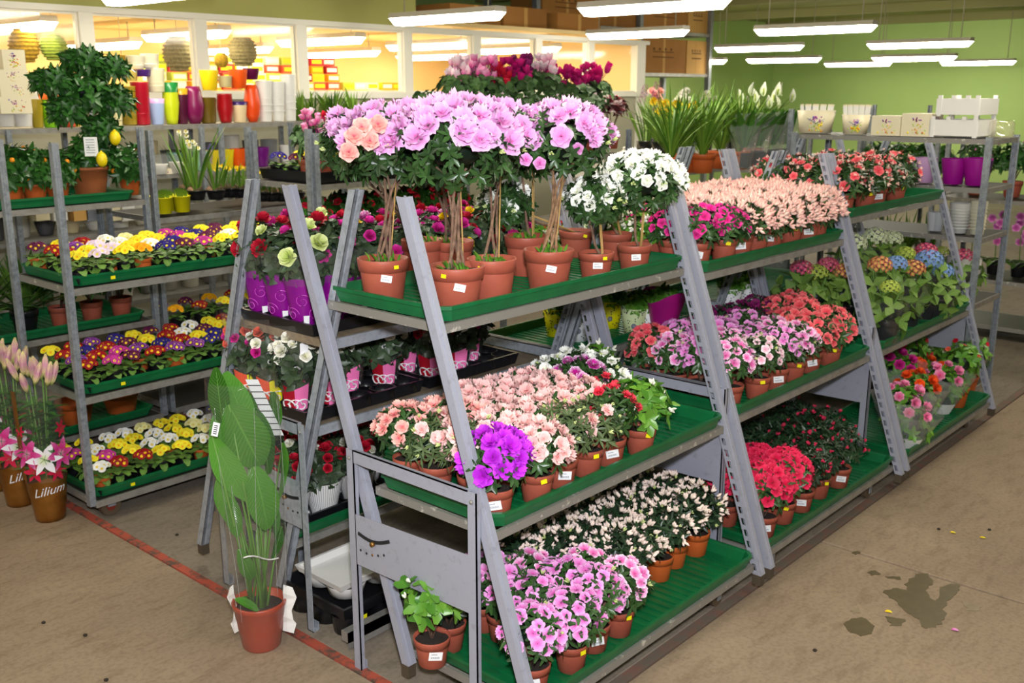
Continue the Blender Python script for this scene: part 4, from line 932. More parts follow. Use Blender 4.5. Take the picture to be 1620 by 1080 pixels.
def bouquet(crown, zf, desc, shelf, roses, fol='rose', R=.075, style='clear', H=.09, hgt=None, potD=.11, patches=None, n=11, fs=.045, kind='rose', lab=True):
    """potted rose in a printed film sleeve"""
    SEED[0] += 1; rnd = random.Random(SEED[0]); c = V(crown)+V((.01, .055, 0)); hc = c.z-zf
    r = root('wrapped_rose' if kind != 'hyd' else 'wrapped_plant', loc=(c.x, c.y, zf)); hgt = hgt or hc+H*.5
    p = link('pot', pot_mesh('pot_black'), T(s=(potD, potD, .095)), r); link('soil', SOILM['soil'], T(), p)
    link('stems', stem_mesh('stem_dark', 0), T(0, 0, .08, (R, R, hc-.09)), r)
    link('foliage', foliage(fol, R, H, rnd.randrange(3), -.9), T(0, 0, hc-.02, 1, rnd.uniform(0, 6)), r, kind='stuff')
    for i, d in enumerate(dome_dirs(n, rnd, -.05)):
        var = roses[i % len(roses)]; q = V((d.x*R*1.0, d.y*R*1.0, hc+d.z*H*.95)); link('rose_bloom', flower(kind, var), orient(q, (d+V((-.4, -.4, .5))).normalized(), fs*rnd.uniform(.75, 1.15), rnd.uniform(0, 6)), r)
    r0, r1 = potD*.42, R*1.25; a = cam_ang(c)
    if style == 'foil':
        h = .13; sl = link('sleeve', sleeve_mesh(potD*.40, potD*.68, h+.05, 'purple_foil', n=20, wob=.03, zig=.008).mesh('sleeve'), T(), r)
        mb = MB()
        for k in range(3): swirl(mb, potD*.4, potD*.68, h+.05, a-.9+k*.8, .055+.05*(k % 2), .028, 'purple_line', 1.4, .003)
        obj('printed_swirls', mb, sl)
        mb = MB(); patch(mb, potD*.40, potD*.68, h+.05, a-.1, a+.3, .015, .05, 'label_white', .003); obj('price_label', mb, r)
        obj('film', sleeve_mesh(potD*.66, R*1.35, hc-.02-h, 'cellophane', n=14, z0=h+.03), r)
    else:
        sl = obj('film', sleeve_mesh(r0, r1, hgt, 'cellophane', n=16), r)
        mb = MB(); patches = patches or 'ry'
        if patches in ('ry', 'rp'):
            patch(mb, r0, r1, hgt, a-1.0, a-.15, .02, .12, 'sticker_red' if patches == 'ry' else 'fl_rose_red', .003, -.02); patch(mb, r0, r1, hgt, a-.15, a+.7, .02, .12, 'sticker_yellow' if patches == 'ry' else 'fl_cyc_pink', .003, .02)
            for k in range(3): swirl(mb, r0, r1, hgt, a-.7+.5*k, .045, .028, 'label_white', 1.2, .006)
        elif patches == 'stripe':
            patch(mb, r0, r1, hgt, a-1.6, a+1.6, .01, .15, 'plastic_white', .003, n=14)
            for k in range(26): patch(mb, r0, r1, hgt, a-1.55+k*.12, a-1.52+k*.12, .012, .148, 'print_grey', .004, n=1)
        elif patches == 'dot':
            patch(mb, r0, r1, hgt, a-1.6, a+1.6, .03, .16, 'label_white', .003, n=14)
        obj('print', mb, sl)
        mb = MB()
        if patches in ('ry', 'rp'):
            for rad in (.016, .012): swirl(mb, r0, r1, hgt, a, .19, rad, 'label_white', 1.0, .002)
            patch(mb, r0, r1, hgt, a-.10, a+.10, .185, .195, 'print_black', .004)
            obj('printed_badge', mb, sl)
        if lab: mb = MB(); patch(mb, r0, r1, hgt, a+.2, a+.55, hgt*.70, hgt*.70+.045, 'label_white', .004, .01); obj('price_label', mb, r)
    later(r, desc, shelf, 'potted rose' if kind != 'hyd' else 'potted plant', c); return r
# top wooden shelf: purple-sleeved roses in a black tray
zw = 1.145
nursery(2.14, 2.85, zw+.001, .52, .46, .045, 'shallow black carry tray under the purple-sleeved roses', lab=None)
zr = zw+.012
cols = [['rose_red'], ['rose_red', 'rose_lime'], ['rose_lime', 'rose_magenta'], ['rose_magenta']]
for i, (x, y) in enumerate([(2.20, 3.19), (2.20, 3.06), (2.20, 2.93), (2.33, 3.19), (2.33, 3.05), (2.33, 2.91), (2.46, 3.19), (2.46, 3.05), (2.46, 2.91)]):
    bouquet((x, y, zr+.27), zr, 'purple-sleeved %s rose' % ['red', 'red and lime', 'lime and magenta', 'magenta', 'red', 'magenta', 'lime and magenta', 'red', 'magenta'][i], S4T,
            [['rose_red'], ['rose_red', 'rose_lime'], ['rose_lime', 'rose_magenta'], ['rose_magenta'], ['rose_red'], ['rose_magenta'], ['rose_lime', 'rose_magenta'], ['rose_red'], ['rose_magenta']][i], style='foil', R=.085, H=.11, n=5, fs=.062, kind='many' if i % 2 else 'rose', potD=.105)
nursery(2.73, 2.85, zw+.001, .58, .46, .045, 'shallow black carry tray behind, under the magenta and white roses')
VR = {'a': ('magenta rose bush', ['rose_magenta', 'fl']), 'b': ('red rose bush', 0), 'y': ('magenta and yellow rose bush', 0), 'e': ('magenta-edged white rose bush', 0)}
for j, y in enumerate((3.23, 3.08, 2.93)):
    for i, x in enumerate((2.62, 2.78, 2.94, 3.10, 3.26)):
        k = (i+j*2) % 4; de, fv = [('magenta rose bush', ['rose_magenta']), ('magenta and white rose bush', ['rose_magenta', 'magenta_white']), ('red and yellow rose bush', ['rose_red', 'rose_yellow', 'rose_magenta']), ('red rose bush', ['rose_red'])][k]
        SEED[0] += 1; rnd = random.Random(SEED[0]); r = root('rose_bush', loc=(x, y, zr)); c = V((x, y, zr+.24))
        p = link('pot', pot_mesh('pot_black'), T(s=(.115, .115, .1)), r); link('soil', SOILM['soil'], T(), p)
        link('stems', stem_mesh('stem_dark', 0), T(0, 0, .08, (.08, .08, .16)), r); link('foliage', foliage('rose', .09, .10, k % 3, -.9), T(0, 0, .23), r, kind='stuff')
        for q, d in enumerate(dome_dirs(8, rnd, .0)): link('rose_bloom', flower('many' if k < 2 else 'rose', fv[q % len(fv)]), orient(V((d.x*.09, d.y*.09, .24+d.z*.11)), (d+V((-.2, -.2, .5))).normalized(), .05*rnd.uniform(.8, 1.2), q), r)
        later(r, de, S4T, 'potted rose', c)
# middle wooden shelf: film-wrapped roses
zm = .80
nursery(2.14, 2.92, zm+.001, .60, .50, .05, 'black carry tray with wrapped roses on the middle wooden shelf')
MID = [('hot pink wrapped rose', ['rose_magenta', 'rose_coral'], 'ry'), ('white-coral wrapped rose', ['rose_white', 'rose_coral', 'rose_magenta'], 'ry'), ('white wrapped rose', ['rose_white'], 'rp'), ('coral wrapped rose', ['rose_coral', 'rose_white'], 'rp')]
lay = [(2.19, 3.30, 0), (2.19, 3.15, 1), (2.19, 2.99, 2), (2.34, 3.30, 1), (2.34, 3.13, 3), (2.34, 2.98, 2), (2.49, 3.25, 2), (2.49, 3.05, 2), (2.62, 3.25, 0), (2.64, 3.0, 2)]
for x, y, k in lay: bouquet((x, y, zm+.235), zm+.012, MID[k][0], S4M, MID[k][1], patches=MID[k][2], R=.082, H=.11, n=20, fs=.046, hgt=.36)
nursery(2.77, 2.92, zm+.001, .56, .50, .05, 'black carry tray with magenta wrapped roses on the middle wooden shelf')
for x, y in [(2.82, 3.25), (2.82, 3.07), (2.84, 2.93), (2.98, 3.25), (2.98, 3.07), (2.99, 2.93), (3.14, 3.2), (3.14, 3.0)]:
    k = int(x*10) % 3; bouquet((x, y, zm+.22), zm+.012, ['magenta wrapped rose', 'deep red wrapped rose', 'magenta wrapped rose'][k], S4M, [['rose_magenta'], ['rose_red'], ['rose_magenta', 'cyc_plum']][k], patches='rp', R=.078, H=.09, n=20, fs=.046, hgt=.29)
# lowest tray: red roses in striped paper
zl = .345-.043
nursery(2.14, 3.08, zl+.001, .62, .48, .06, 'deep black carry tray with the red roses in striped sleeves')
for i, (x, y) in enumerate([(2.21, 3.40), (2.21, 3.25), (2.21, 3.10), (2.37, 3.40), (2.37, 3.25), (2.37, 3.10), (2.53, 3.35), (2.53, 3.2), (2.53, 3.08), (2.68, 3.2)]):
    bouquet((x, y, zl+.22), zl+.012, 'red rose in striped sleeve' if i % 4 else 'red-white rose in striped sleeve', S4B, ['rose_red'] if i % 4 else ['rose_red', 'rose_white'], patches='stripe', R=.075, H=.07, n=9, fs=.045, hgt=.20, lab=i < 3)
# white and black crates stacked on the floor, single tray by the near foot
nursery(2.12, 2.72, 0.001, .48, .40, .13, 'deep black plastic crate on the floor under the left rack', m='pot_black', sockets=(3, 3), deep=True, yel=.2, lab=.5)
w = nursery(2.14, 2.76, .131, .34, .28, .075, 'white scalloped plastic tray on top of the black crate', m='plastic_white', sockets=(2, 2), deep=True)
nursery(2.24, 2.04, 0.001, .40, .26, .06, 'black round-socket tray on the floor under the nearest rack', sockets=(3, 2))
mb = MB(); mb.box(2.09, 3.6, 2.66, 2.70, .035, .075, 'shelf_steel_clean'); mb.box(2.09, 3.6, 2.66, 2.664, .01, .075, 'shelf_steel_clean'); tag(obj('steel_bar', mb), 'long galvanised steel bar lying low between the two nearest racks', 'bar')

# rack two and three of the left side: pots seen through the gap
S5M = 'on the middle left rack behind the island gap'
def dotpot(p, zf, m, desc, h=.15, D=.13):
    r = root('sleeved_plant', loc=(p[0], p[1], zf)); a = cam_ang(p)
    pm = MB(); pm.lathe([(0, 0), (D*.36, 0), (D*.56, h), (D*.54, h), (D*.5, h*.8), (0, h*.8)], m, n=18); obj('paper_sleeve', pm, r)
    d = MB(); rnd = random.Random(5)
    for i in range(34):
        aa = a+rnd.uniform(-1.3, 1.3); z = h*rnd.uniform(.1, .93); rr = D*(.36+.2*z/h)+.0015; d.ball((rr*math.cos(aa), rr*math.sin(aa), z), .0035, 'print_black', n=5)
    z = h*.4; rr = D*(.36+.2*z/h)+.003; d.ball((rr*math.cos(a), rr*math.sin(a), z), .014, 'print_grey', n=10); obj('printed_dots', d, r)
    link('foliage', foliage('fresh', .06, .05, 0), T(0, 0, h+.02), r, kind='stuff')
    for i, dd in enumerate(dome_dirs(7, rnd, .1)): link('blossom', flower('double', 'rose_white' if i % 2 else 'hyd_green', 0), orient(V((dd.x*.06, dd.y*.06, h+.03+dd.z*.05)), dd, .032, i), r)
    later(r, desc, S5M, 'potted plant', V((p[0], p[1], zf+h)))
for (px, py, yy, m, de) in [(915, 520, 3.1, 'label_white', 'white black-dotted paper-sleeved plant'), (880, 515, 3.25, 'sticker_yellow', 'yellow black-dotted paper-sleeved plant'), (965, 500, 3.15, 'sticker_yellow', 'yellow black-dotted paper-sleeved plant'), (1003, 505, 2.95, 'fl_hyd_white', 'cream dotted paper-sleeved plant'), (1030, 490, 2.9, 'label_white', 'white black-dotted paper-sleeved plant'), (1155, 465, 2.85, 'label_white', 'white black-dotted paper-sleeved plant'), (1185, 455, 2.85, 'label_white', 'white black-dotted paper-sleeved plant')]:
    p = at(px, py, y=yy); dotpot((p.x, p.y), .757, m, de)
p = at(1050, 500, y=2.82); r = root('wrapped_plant', 'small plant in a flared magenta paper wrap behind the coral azaleas', 'potted plant', (p.x, p.y, .757)); obj('paper_wrap', sleeve_mesh(.05, .11, .22, 'magenta_foil', n=20, wob=.10, zig=.03), r)
link('pot', pot_mesh('pot_black'), T(s=(.11, .11, .1)), r); link('foliage', foliage('fresh', .06, .05, 1), T(0, 0, .20), r, kind='stuff'); link('blossom', flower('double', 'hyd_green', 0), T(0, 0, .26, .04), r)
S5T = 'on the top tray of the middle left rack'
for j, y in enumerate((3.15, 2.98, 2.83)):
    for i in range(6):
        x = 3.68+i*.21; de, k, v = [('white-budded small azalea', 'bud', 'white_bud'), ('dark red cyclamen', 'azalea', 'cyc_red')][(i < 2) and (j == 0)]
        shrub('azalea', de, S5T, (x, y, 1.17-.035+.15), 1.17-.035, k, v, 30 if k == 'bud' else 10, .034, R=.10, H=.07, leaf='fresh', potD=.115, potH=.085)
for i in range(5): shrub('azalea', 'white-budded small azalea', 'on the top tray of the farthest left rack', (5.2+i*.24, 3.0, 1.17-.035+.16), 1.17-.035, 'bud', 'white_bud', 30, .034, R=.11, H=.08, leaf='fresh', potD=.115, potH=.085)
# ------------------------------------------------------------------ primroses on the left trolleys
PLF = {}
def primula_foliage(k):
    if k not in PLF:
        rnd = random.Random(k+50); mb = MB()
        for i in range(13):
            a = i*2.4+rnd.uniform(-.2, .2); el = .9-.05*i if i < 9 else .2; L = rnd.uniform(.055, .08)
            mb.leaf((0, 0, 0), (math.cos(a)*math.cos(el), math.sin(a)*math.cos(el), math.sin(el)), (-math.cos(a)*.5, -math.sin(a)*.5, 1), L, .036, 'leaf_primula', curl=1.0, fold=.15, seg=4, rv=rnd.random(), shape='ob', wave=.06, ph=i)
        PLF[k] = mb.mesh('foliage_primula')
    return PLF[k]
PRN = {'y': ('yellow primrose', 'pr_yellow'), 'w': ('white primrose', 'pr_white'), 'c': ('cream primrose', 'pr_cream'), 'r': ('dark red primrose', 'pr_red'), 'b': ('deep blue primrose', 'pr_blue'),
       'p': ('purple primrose', 'pr_purple'), 'P': ('plum primrose', 'pr_plum'), 'm': ('magenta primrose', 'pr_magenta'), 'o': ('orange-yellow primrose', 'pr_orange'), 'l': ('pale lilac primrose', 'pr_palelilac')}
def primula(key, x, y, zf, shelf, pot='pot_black', potD=.088, potH=.072, yel=False, n=None):
    SEED[0] += 1; rnd = random.Random(SEED[0]); de, var = PRN[key]; r = root('primrose', loc=(x, y, zf))
    p = link('pot', pot_mesh(pot), T(s=(potD, potD, potH)), r); link('soil', SOILM['soil'], T(), p)
    link('foliage', primula_foliage(rnd.randrange(4)), T(0, 0, potH*.9, rnd.uniform(1.0, 1.2), rnd.uniform(0, 6)), r)
    n = (n or rnd.randint(7, 9))+3
    for i, d in enumerate(dome_dirs(n, rnd, .35)):
        q = V((d.x*.040, d.y*.040, potH+.034+.030*d.z)); link('blossom', flower('primula', var), orient(q, (d*.9+V((-.35, -.55, .35))).normalized(), rnd.uniform(.036, .044), rnd.uniform(0, 6)), r)
    if yel: on_pot(r, STK['sticker_yellow'], 'yellow_sticker', potD, potH, cam_ang((x, y)), .8, .019)
    later(r, de, shelf, 'primrose', (x, y, zf+.1)); return r
AX, AY = 2.02, 4.42
trolley(AX, AY, 1.37, .60, 1.78, (.63, 1.14), 'nearest galvanised flower trolley on the left with three trays of primroses')
SA = ["on the left trolley's bottom tray", "on the left trolley's middle tray", "on the left trolley's upper tray"]
AZ = (.12, .63, 1.14)
for z, nm in zip(AZ, ('bottom', 'middle', 'upper')): tray(AX+.01, AY+.015, z+.052, f'green plastic tray, {nm} one on the left primrose trolley')
rowsA = [['wrryywywyyww', 'ymywwycyywwy', 'mwyywycwywyw', 'yywwcyywbyyw'], ['rmPrppbryPPo', 'prmpbrybpyop', 'rbrPyrwPyroy', 'yrpbyPrwyryo'], ['ylyobPmyyywyy', 'rylywbyPwymyw', 'rplwyymbPycyy', 'PyrwcymbyPyyw']]
for li, rows in enumerate(rowsA):
    zf = AZ[li]+.052-.046
    for j in range(4):
        for i, ch in enumerate(rows[j]):
            rnd = random.Random(li*100+j*20+i); x = AX+.07+i*.108; y = AY+.075+j*.130
            if x > AX+1.32: continue
            primula(ch, x+rnd.uniform(-.012, .012), y+rnd.uniform(-.012, .012), zf+.007, SA[li], pot='pot_orange' if (i+j+li) % 5 == 0 else 'pot_black', n=None if j < 3 else 6)
    for i in range(3): nursery(AX+.03+i*.44, AY+.025, zf+.001, .42, .54, .028, ['nearest', 'middle', 'far'][i]+' black carry tray under the primroses '+SA[li][3:].replace("the left trolley's ", 'in the ')[0:40], sockets=(4, 4), yel=.4 if i != 1 else None)
# trolley behind it: citrus, palms
CX, CY = 1.52, 5.42
trolley(CX, CY, 1.42, .60, 1.80, (.70, 1.40), 'second galvanised trolley on the left carrying potted citrus trees')
for z, nm in zip((.12, .70, 1.40), ('bottom', 'middle', 'top')): tray(CX+.03, CY+.015, z+.052, f'green plastic tray, {nm} one on the citrus trolley')
zc = 1.40+.010
SC = 'on the citrus trolley top tray'
def citrus(px, py, R, H, ch, potD, potH, pot, desc, fruit, n, fr, y=None, trunk=True, k=0):
    c = at(px, py, y=y); r = root('citrus_tree', loc=(c.x, c.y, zc)); rnd = random.Random(int(px))
    p = link('pot', pot_mesh(pot, 'old'), T(s=(potD, potD, potH)), r); link('soil', SOILM['soil'], T(), p)
    mb = MB(); mb.tube([(0, 0, potH*.8), (.01, 0, (c.z-zc)*.6), (0, 0, c.z-zc)], .010, 'bark', n=7, r2=.006); obj('trunk', mb, r)
    link('foliage', foliage('citrus', R, H, k, -.7), T(0, 0, c.z-zc, 1, rnd.uniform(0, 6)), r, kind='stuff')
    for i, d in enumerate(dome_dirs(n, rnd, -.8)):
        mb = MB(); mb.ball((0, 0, 0), fr, fruit, n=10, rz=fr*(1.35 if fruit == 'lemon' else 1)); obj('fruit', mb, r, mtx=T(d.x*R, d.y*R, c.z-zc+d.z*H))
    later(r, desc, SC, 'citrus tree', c); return r
for px in (12, 52, 88): citrus(px, 268, .10, .10, 0, .13, .10, 'pot_orange', 'small kumquat tree', 'kumquat', 9, .014, y=5.6, k=px % 3)
citrus(30, 262, .10, .10, 0, .13, .10, 'pot_orange', 'small kumquat tree', 'kumquat', 9, .014, y=5.85)
citrus(203, 262, .10, .11, 0, .125, .10, 'pot_orange', 'small orange calamondin tree', 'kumquat', 7, .015, y=5.62)
r = citrus(128, 145, .16, .12, 0, .215, .175, 'pot_brown', 'tall round-headed lemon tree', 'lemon', 0, .03, y=5.62, k=1)
c0 = r.location
for (qx, qy, qr, qh) in ((178, 160, .12, .09), (80, 128, .11, .055), (172, 108, .11, .05), (130, 95, .12, .05), (105, 175, .10, .08), (160, 205, .10, .08)):
    qr *= .78; qh *= .8; q = at(qx, qy, y=5.58)-V(c0); link('foliage', foliage('citrus', qr, qh, 1, -.7), Matrix.Translation(q), r, kind='stuff')
for fx, fy_ in ((182, 218), (161, 252)):
    f = at(fx, fy_, y=5.44); mb = MB(); mb.ball((0, 0, 0), .030, 'lemon', n=12, rz=.042); mb.ball((0, 0, .04), .008, 'lemon', n=6); obj('fruit', mb, r, mtx=Matrix.Translation(f-V(c0)))
f = at(144, 232, y=5.50)-V(c0); mb = MB(); mb.box(-.036, .036, -.001, .001, -.052, .052, 'label_white')
for i in range(6): mb.box(-.026, .02, -.0022, -.001, .036-i*.014, .039-i*.014, 'print_grey')
obj('hanging_tag', mb, r, mtx=Matrix.Translation(f) @ Matrix.Rotation(-.7, 4, 'Z'))
link('foliage', foliage('citrus', .10, .10, 0, -.7), T(.03, 0, .25), r, kind='stuff')
# palms and leafy plants on its lower shelf
def palm(x, y, zf, n, L, desc, shelf, m='leaf_palm', w=.022, pot='pot_black', potD=.15, tilt=1.0, potH=.12, nm='palm', up=.3):
    rnd = random.Random(int(x*100)+n); r = root(nm, loc=(x, y, zf)); p = link('pot', pot_mesh(pot), T(s=(potD, potD, potH)), r); link('soil', SOILM['soil'], T(), p)
    for b in range(2):
        mb = MB()
        for i in range(n//2):
            a = rnd.uniform(0, 6.28); el = rnd.uniform(up, 1.5)
            mb.leaf((.02*math.cos(a), .02*math.sin(a), potH*.9+.04*rnd.random()), (math.cos(a)*math.cos(el)*tilt, math.sin(a)*math.cos(el)*tilt, math.sin(el)), (-math.cos(a), -math.sin(a), .6), L*rnd.uniform(.7, 1.1), w, m, curl=rnd.uniform(.1, .9), fold=.4, seg=4, rv=rnd.random(), shape='strap')
        obj('leaves', mb, r, kind='stuff')
    later(r, desc, shelf, 'potted plant', (x, y, zf+L*.5)); return r
SCL = 'on the citrus trolley middle tray'
for x in (1.8, 2.05, 2.28): palm(x, 5.62, .71, 60, .36, 'spiky narrow-leaved palm', SCL)
for i, x in enumerate((2.48, 2.66, 2.84)): shrub('leafy_plant', 'dense green foliage plant', SCL, (x, 5.62, .71+.26), .71, 'bud', 'buds_green', 6, .02, R=.13, H=.14, leaf='citrus', potD=.13, potH=.11)
for i, x in enumerate((2.2, 2.5, 2.78)):
    r = root('flower_pot', loc=(x, 5.62, .13)); link('pot', pot_mesh('pot_orange'), T(s=(.22, .22, .13)), r); later(r, 'empty wide orange pot', 'on the citrus trolley bottom tray', 'pot', (x, 5.62, .2))
# trolley with bulbs behind
DX, DY = 3.04, 5.45
trolley(DX, DY, 1.37, .60, 1.78, (.58, .98, 1.28), 'third galvanised trolley on the left carrying bulbs in pots')
SD = 'on the bulb trolley'
for i in range(5):
    x = DX+.10+i*.12; 
for i, (px, py) in enumerate([(258, 312), (287, 310), (262, 290), (284, 285), (247, 285)]):
    p = at(px, py, y=5.52+.10*(i > 1)); r = root('yellow_bucket', loc=(p.x, p.y, 1.295)); mb = MB(); mb.lathe([(0, 0), (.042, 0), (.052, .095), (.055, .095), (.05, .09), (0, .088)], 'sticker_yellow', n=16)
    obj('bucket', mb, r); mb = MB()
    for k in range(40): a = random.Random(k).uniform(0, 6.28); b = .045*random.Random(k+9).random(); mb.leaf((b*math.cos(a), b*math.sin(a), .085), (.2*math.cos(a*2), .2*math.sin(a*2), 1), (1, 0, 0), .05, .012, 'leaf_grass', seg=2, rv=.8, shape='lance')
    obj('sprouts', mb, r, kind='stuff'); later(r, 'small yellow bucket of sprouts', SD+"'s top shelf", 'bucket', p)
def bulb(px, base, top, y, var, kind, n, desc, fs, leaves=8, shelf=SD+"'s top shelf", bowl=True, L=None, zf=None, leafm_='leaf_grass', spread=.03):
    b = at(px, base, y=y); t = at(px, top, y=y); h = t.z-b.z; zf = b.z if zf is None else zf; rnd = random.Random(int(px*3)+n)
    r = root('potted_bulb', loc=(b.x, b.y, zf)); link('pot', pot_mesh('pot_black'), T(s=(.12, .12, .06)), r)
    mb = MB(); mb.ball((.01, 0, .06), .032, 'soil_moss', n=8); mb.ball((-.025, .02, .055), .026, 'bark_pale', n=8); obj('bulbs', mb, r)
    mb = MB()
    for k in range(leaves):
        a = rnd.uniform(0, 6.28); mb.leaf((.02*math.cos(a), .02*math.sin(a), .06), (.3*math.cos(a), .3*math.sin(a), 1), (-math.cos(a), -math.sin(a), .1), (L or h*.8)*rnd.uniform(.6, 1.1), .014, leafm_, curl=rnd.uniform(0, .5), seg=4, rv=rnd.random(), shape='strap')
    obj('leaves', mb, r)
    for k in range(n):
        a = rnd.uniform(0, 6.28); q = V((spread*math.cos(a), spread*math.sin(a), h*rnd.uniform(.86, 1.0)))
        mb = MB(); mb.tube([(0, 0, .06), q*.5+V((0, 0, .02)), q], .004, 'stem_green', n=5); obj('stem', mb, r)
        link('flower_head', flower(kind, var), orient(q-V((0, 0, fs*.4 if kind == 'hyacinth' else 0)), V((-.4, -.5, .5)) if kind != 'hyacinth' else V((.1, -.1, 1)), fs, a), r)
    later(r, desc, shelf, 'potted bulb', V((b.x, b.y, zf+h))); return r
bulb(312, 316, 222, 5.55, 'paperwhite', 'trumpet', 8, 'tall white paperwhite', .035, 12, L=.42)
bulb(299, 312, 208, 5.72, 'paperwhite', 'trumpet', 4, 'tall white paperwhite', .035, 9, L=.42)
bulb(342, 315, 240, 5.55, 'hyacinth', 'hyacinth', 1, 'violet-blue hyacinth', .11, 8, L=.22)
for px in (366, 380, 352, 392): bulb(px, 312, 262, 5.72, 'narcissus', 'trumpet', 3, 'short yellow daffodil', .035, 9, L=.16)
for px, t in ((415, 272), (430, 272), (447, 276), (462, 280), (404, 268), (470, 268)): bulb(px, 318, t, 5.55, 'narcissus', 'trumpet', 4, 'dwarf yellow daffodil', .038, 9, L=.13)
# lower levels of the bulb trolley
for i in range(6):
    x = DX+.12+i*.21; r = root('bulb_bowl', loc=(x, 5.55, .99)); mb = MB(); mb.lathe([(0, 0), (.04, 0), (.06, .035), (.055, .035), (0, .03)], 'plastic_white', n=16); obj('bowl', mb, r)
    mb = MB(); rnd = random.Random(i)
    for k in range(5): mb.ball((.035*math.cos(k*1.3), .035*math.sin(k*1.3), .045), .018, 'bark_pale', n=7)
    obj('bulbs', mb, r); mb = MB()
    for k in range(16): a = rnd.uniform(0, 6.28); mb.leaf((.03*math.cos(a), .03*math.sin(a), .05), (.15*math.cos(a), .15*math.sin(a), 1), (1, 0, 0), rnd.uniform(.08, .15), .008, 'leaf_grass', seg=2, rv=rnd.random(), shape='strap')
    obj('leaves', mb, r); later(r, 'white bowl of sprouting bulbs', SD+"'s middle shelf", 'bulb bowl', (x, 5.55, 1.1))
for j in (0, 1):
    for i in range(7): primula('opyrPmy'[(i*3+j) % 7], DX+.10+i*.17, 5.54+j*.17, .59, "on the bulb trolley's lower shelf", n=8)
# trolley in line with the primrose one: pansies and cyclamen on top
FX, FY = 3.44, 4.50
trolley(FX, FY, 1.37, .60, 1.80, (.58, 1.06, 1.50), 'fourth galvanised trolley, behind the island, with pansies and pink cyclamen')
SF = 'on the pansy trolley top shelf'
for j in range(3):
    for i in range(8):
        if i < 6: primula('byoPybbyoy'[(i+j*3) % 10], FX+.10+i*.15, FY+.12+j*.17, 1.515, SF, potD=.1, potH=.07, n=8)
nursery(FX+.04, FY+.03, 1.502, .60, .54, .06, 'black carry tray with pansies on top of the pansy trolley', sockets=(5, 4)); nursery(FX+.68, FY+.03, 1.502, .60, .54, .06, 'second black carry tray further along the pansy trolley', sockets=(5, 4))
def cyclamen(px, py, y, var, desc, shelf, zf, n=12, R=.10, fs=.05, hh=.07):
    c = at(px, py, y=y); SEED[0] += 1; rnd = random.Random(SEED[0]); r = root('cyclamen', loc=(c.x, c.y, zf)); hc = c.z-zf
    p = link('pot', pot_mesh('pot_terra'), T(s=(.14, .14, .11)), r); link('soil', SOILM['soil'], T(), p)
    link('foliage', foliage('cyc', R, .07, rnd.randrange(3), -.4), T(0, 0, hc-.10, 1, rnd.uniform(0, 6)), r, kind='stuff')
    for i in range(n):
        a = rnd.uniform(0, 6.28); b = R*.75*math.sqrt(rnd.random()); q = V((b*math.cos(a), b*math.sin(a), hc+hh*rnd.uniform(-.7, .6)))
        mb = MB(); mb.tube([(0, 0, hc-.12), q*1.0], .0025, 'fl_cyc_plum', n=4); obj('flower_stem', mb, r)
        link('blossom', flower('cyclamen', var, 0), orient(q, V((rnd.uniform(-.5, .5), rnd.uniform(-.5, .5), 1)), (fs*1.1, fs*1.1, fs*.9), a), r)
    later(r, desc, shelf, 'cyclamen', c); return r
for px, v, de in ((488, 'cyc_pink', 'pink cyclamen'), (512, 'cyc_pale', 'pale pink cyclamen'), (530, 'cyc_red', 'red cyclamen'), (505, 'cyc_pink', 'pink cyclamen'), (545, 'cyc_magenta', 'magenta cyclamen')): cyclamen(px, 190 if px != 505 else 205, 4.72 if px != 505 else 4.6, v, de, SF, 1.515, n=10)
# shrubs standing lower behind the island
for i in range(6): shrub('azalea', 'dark red flowering shrub', 'on the pansy trolley middle shelf', (FX+.12+i*.22, FY+.18, 1.07+.22), 1.07, 'azalea', 'cyc_red', 16, .05, R=.12, H=.12, leaf='citrus', potD=.13, potH=.1)
# next trolley along, cyclamen table behind the pink trees
GX, GY = 4.95, 4.45
trolley(GX, GY, 1.37, .60, 1.72, (.58, 1.06, 1.55), 'fifth galvanised trolley, directly behind the pink azalea trees')
SG = 'behind the pink azalea trees'
for px, py, v, de in [(727, 110, 'cyc_pale', 'pale pink cyclamen'), (735, 124, 'cyc_pink', 'pink cyclamen'), (762, 112, 'cyc_pink', 'pink cyclamen'), (790, 122, 'cyc_red', 'red cyclamen'), (815, 116, 'cyc_magenta', 'magenta cyclamen'), (828, 106, 'cyc_plum', 'plum cyclamen'),
                      (855, 108, 'cyc_pale', 'pale pink cyclamen'), (880, 120, 'cyc_magenta', 'magenta cyclamen'), (912, 126, 'cyc_magenta', 'magenta cyclamen'), (940, 120, 'cyc_magenta', 'magenta cyclamen'), (695, 150, 'cyc_pale', 'pale pink cyclamen')]:
    if px != 695: cyclamen(px, py, 4.70+.12*((px//7) % 2), v, de, SG, 1.562, n=20, R=.13, fs=.078, hh=.095)
for px in (685, 715, 750, 785, 822, 860, 898, 930): shrub('leafy_plant', 'leafy green cyclamen without flowers', SG, at(px, 166, y=4.58), 1.562, 'bud', 'cyc_pale', 3, .03, R=.14, H=.065, leaf='cyc', potD=.14, potH=.1)
for px in (655, 668, 680): bulb(px, 175, 118, 4.95, 'narcissus', 'trumpet', 7, 'tall yellow daffodil', .05, 8, shelf=SG, L=.2, zf=1.562, spread=.045)
shrub('leafy_plant', 'burgundy-leaved plant', SG, at(968, 170, y=4.75), 1.562, 'bud', 'red_bud', 2, .03, R=.12, H=.08, leaf='burg', potD=.13, potH=.1)
for px in (478, 497, 560, 525): palm(at(px, 190, y=7.0).x, 7.0, 1.562, 50, .34, 'tall upright green grass', 'behind the pansy trolley', m='leaf_grass', w=.016, up=1.2)
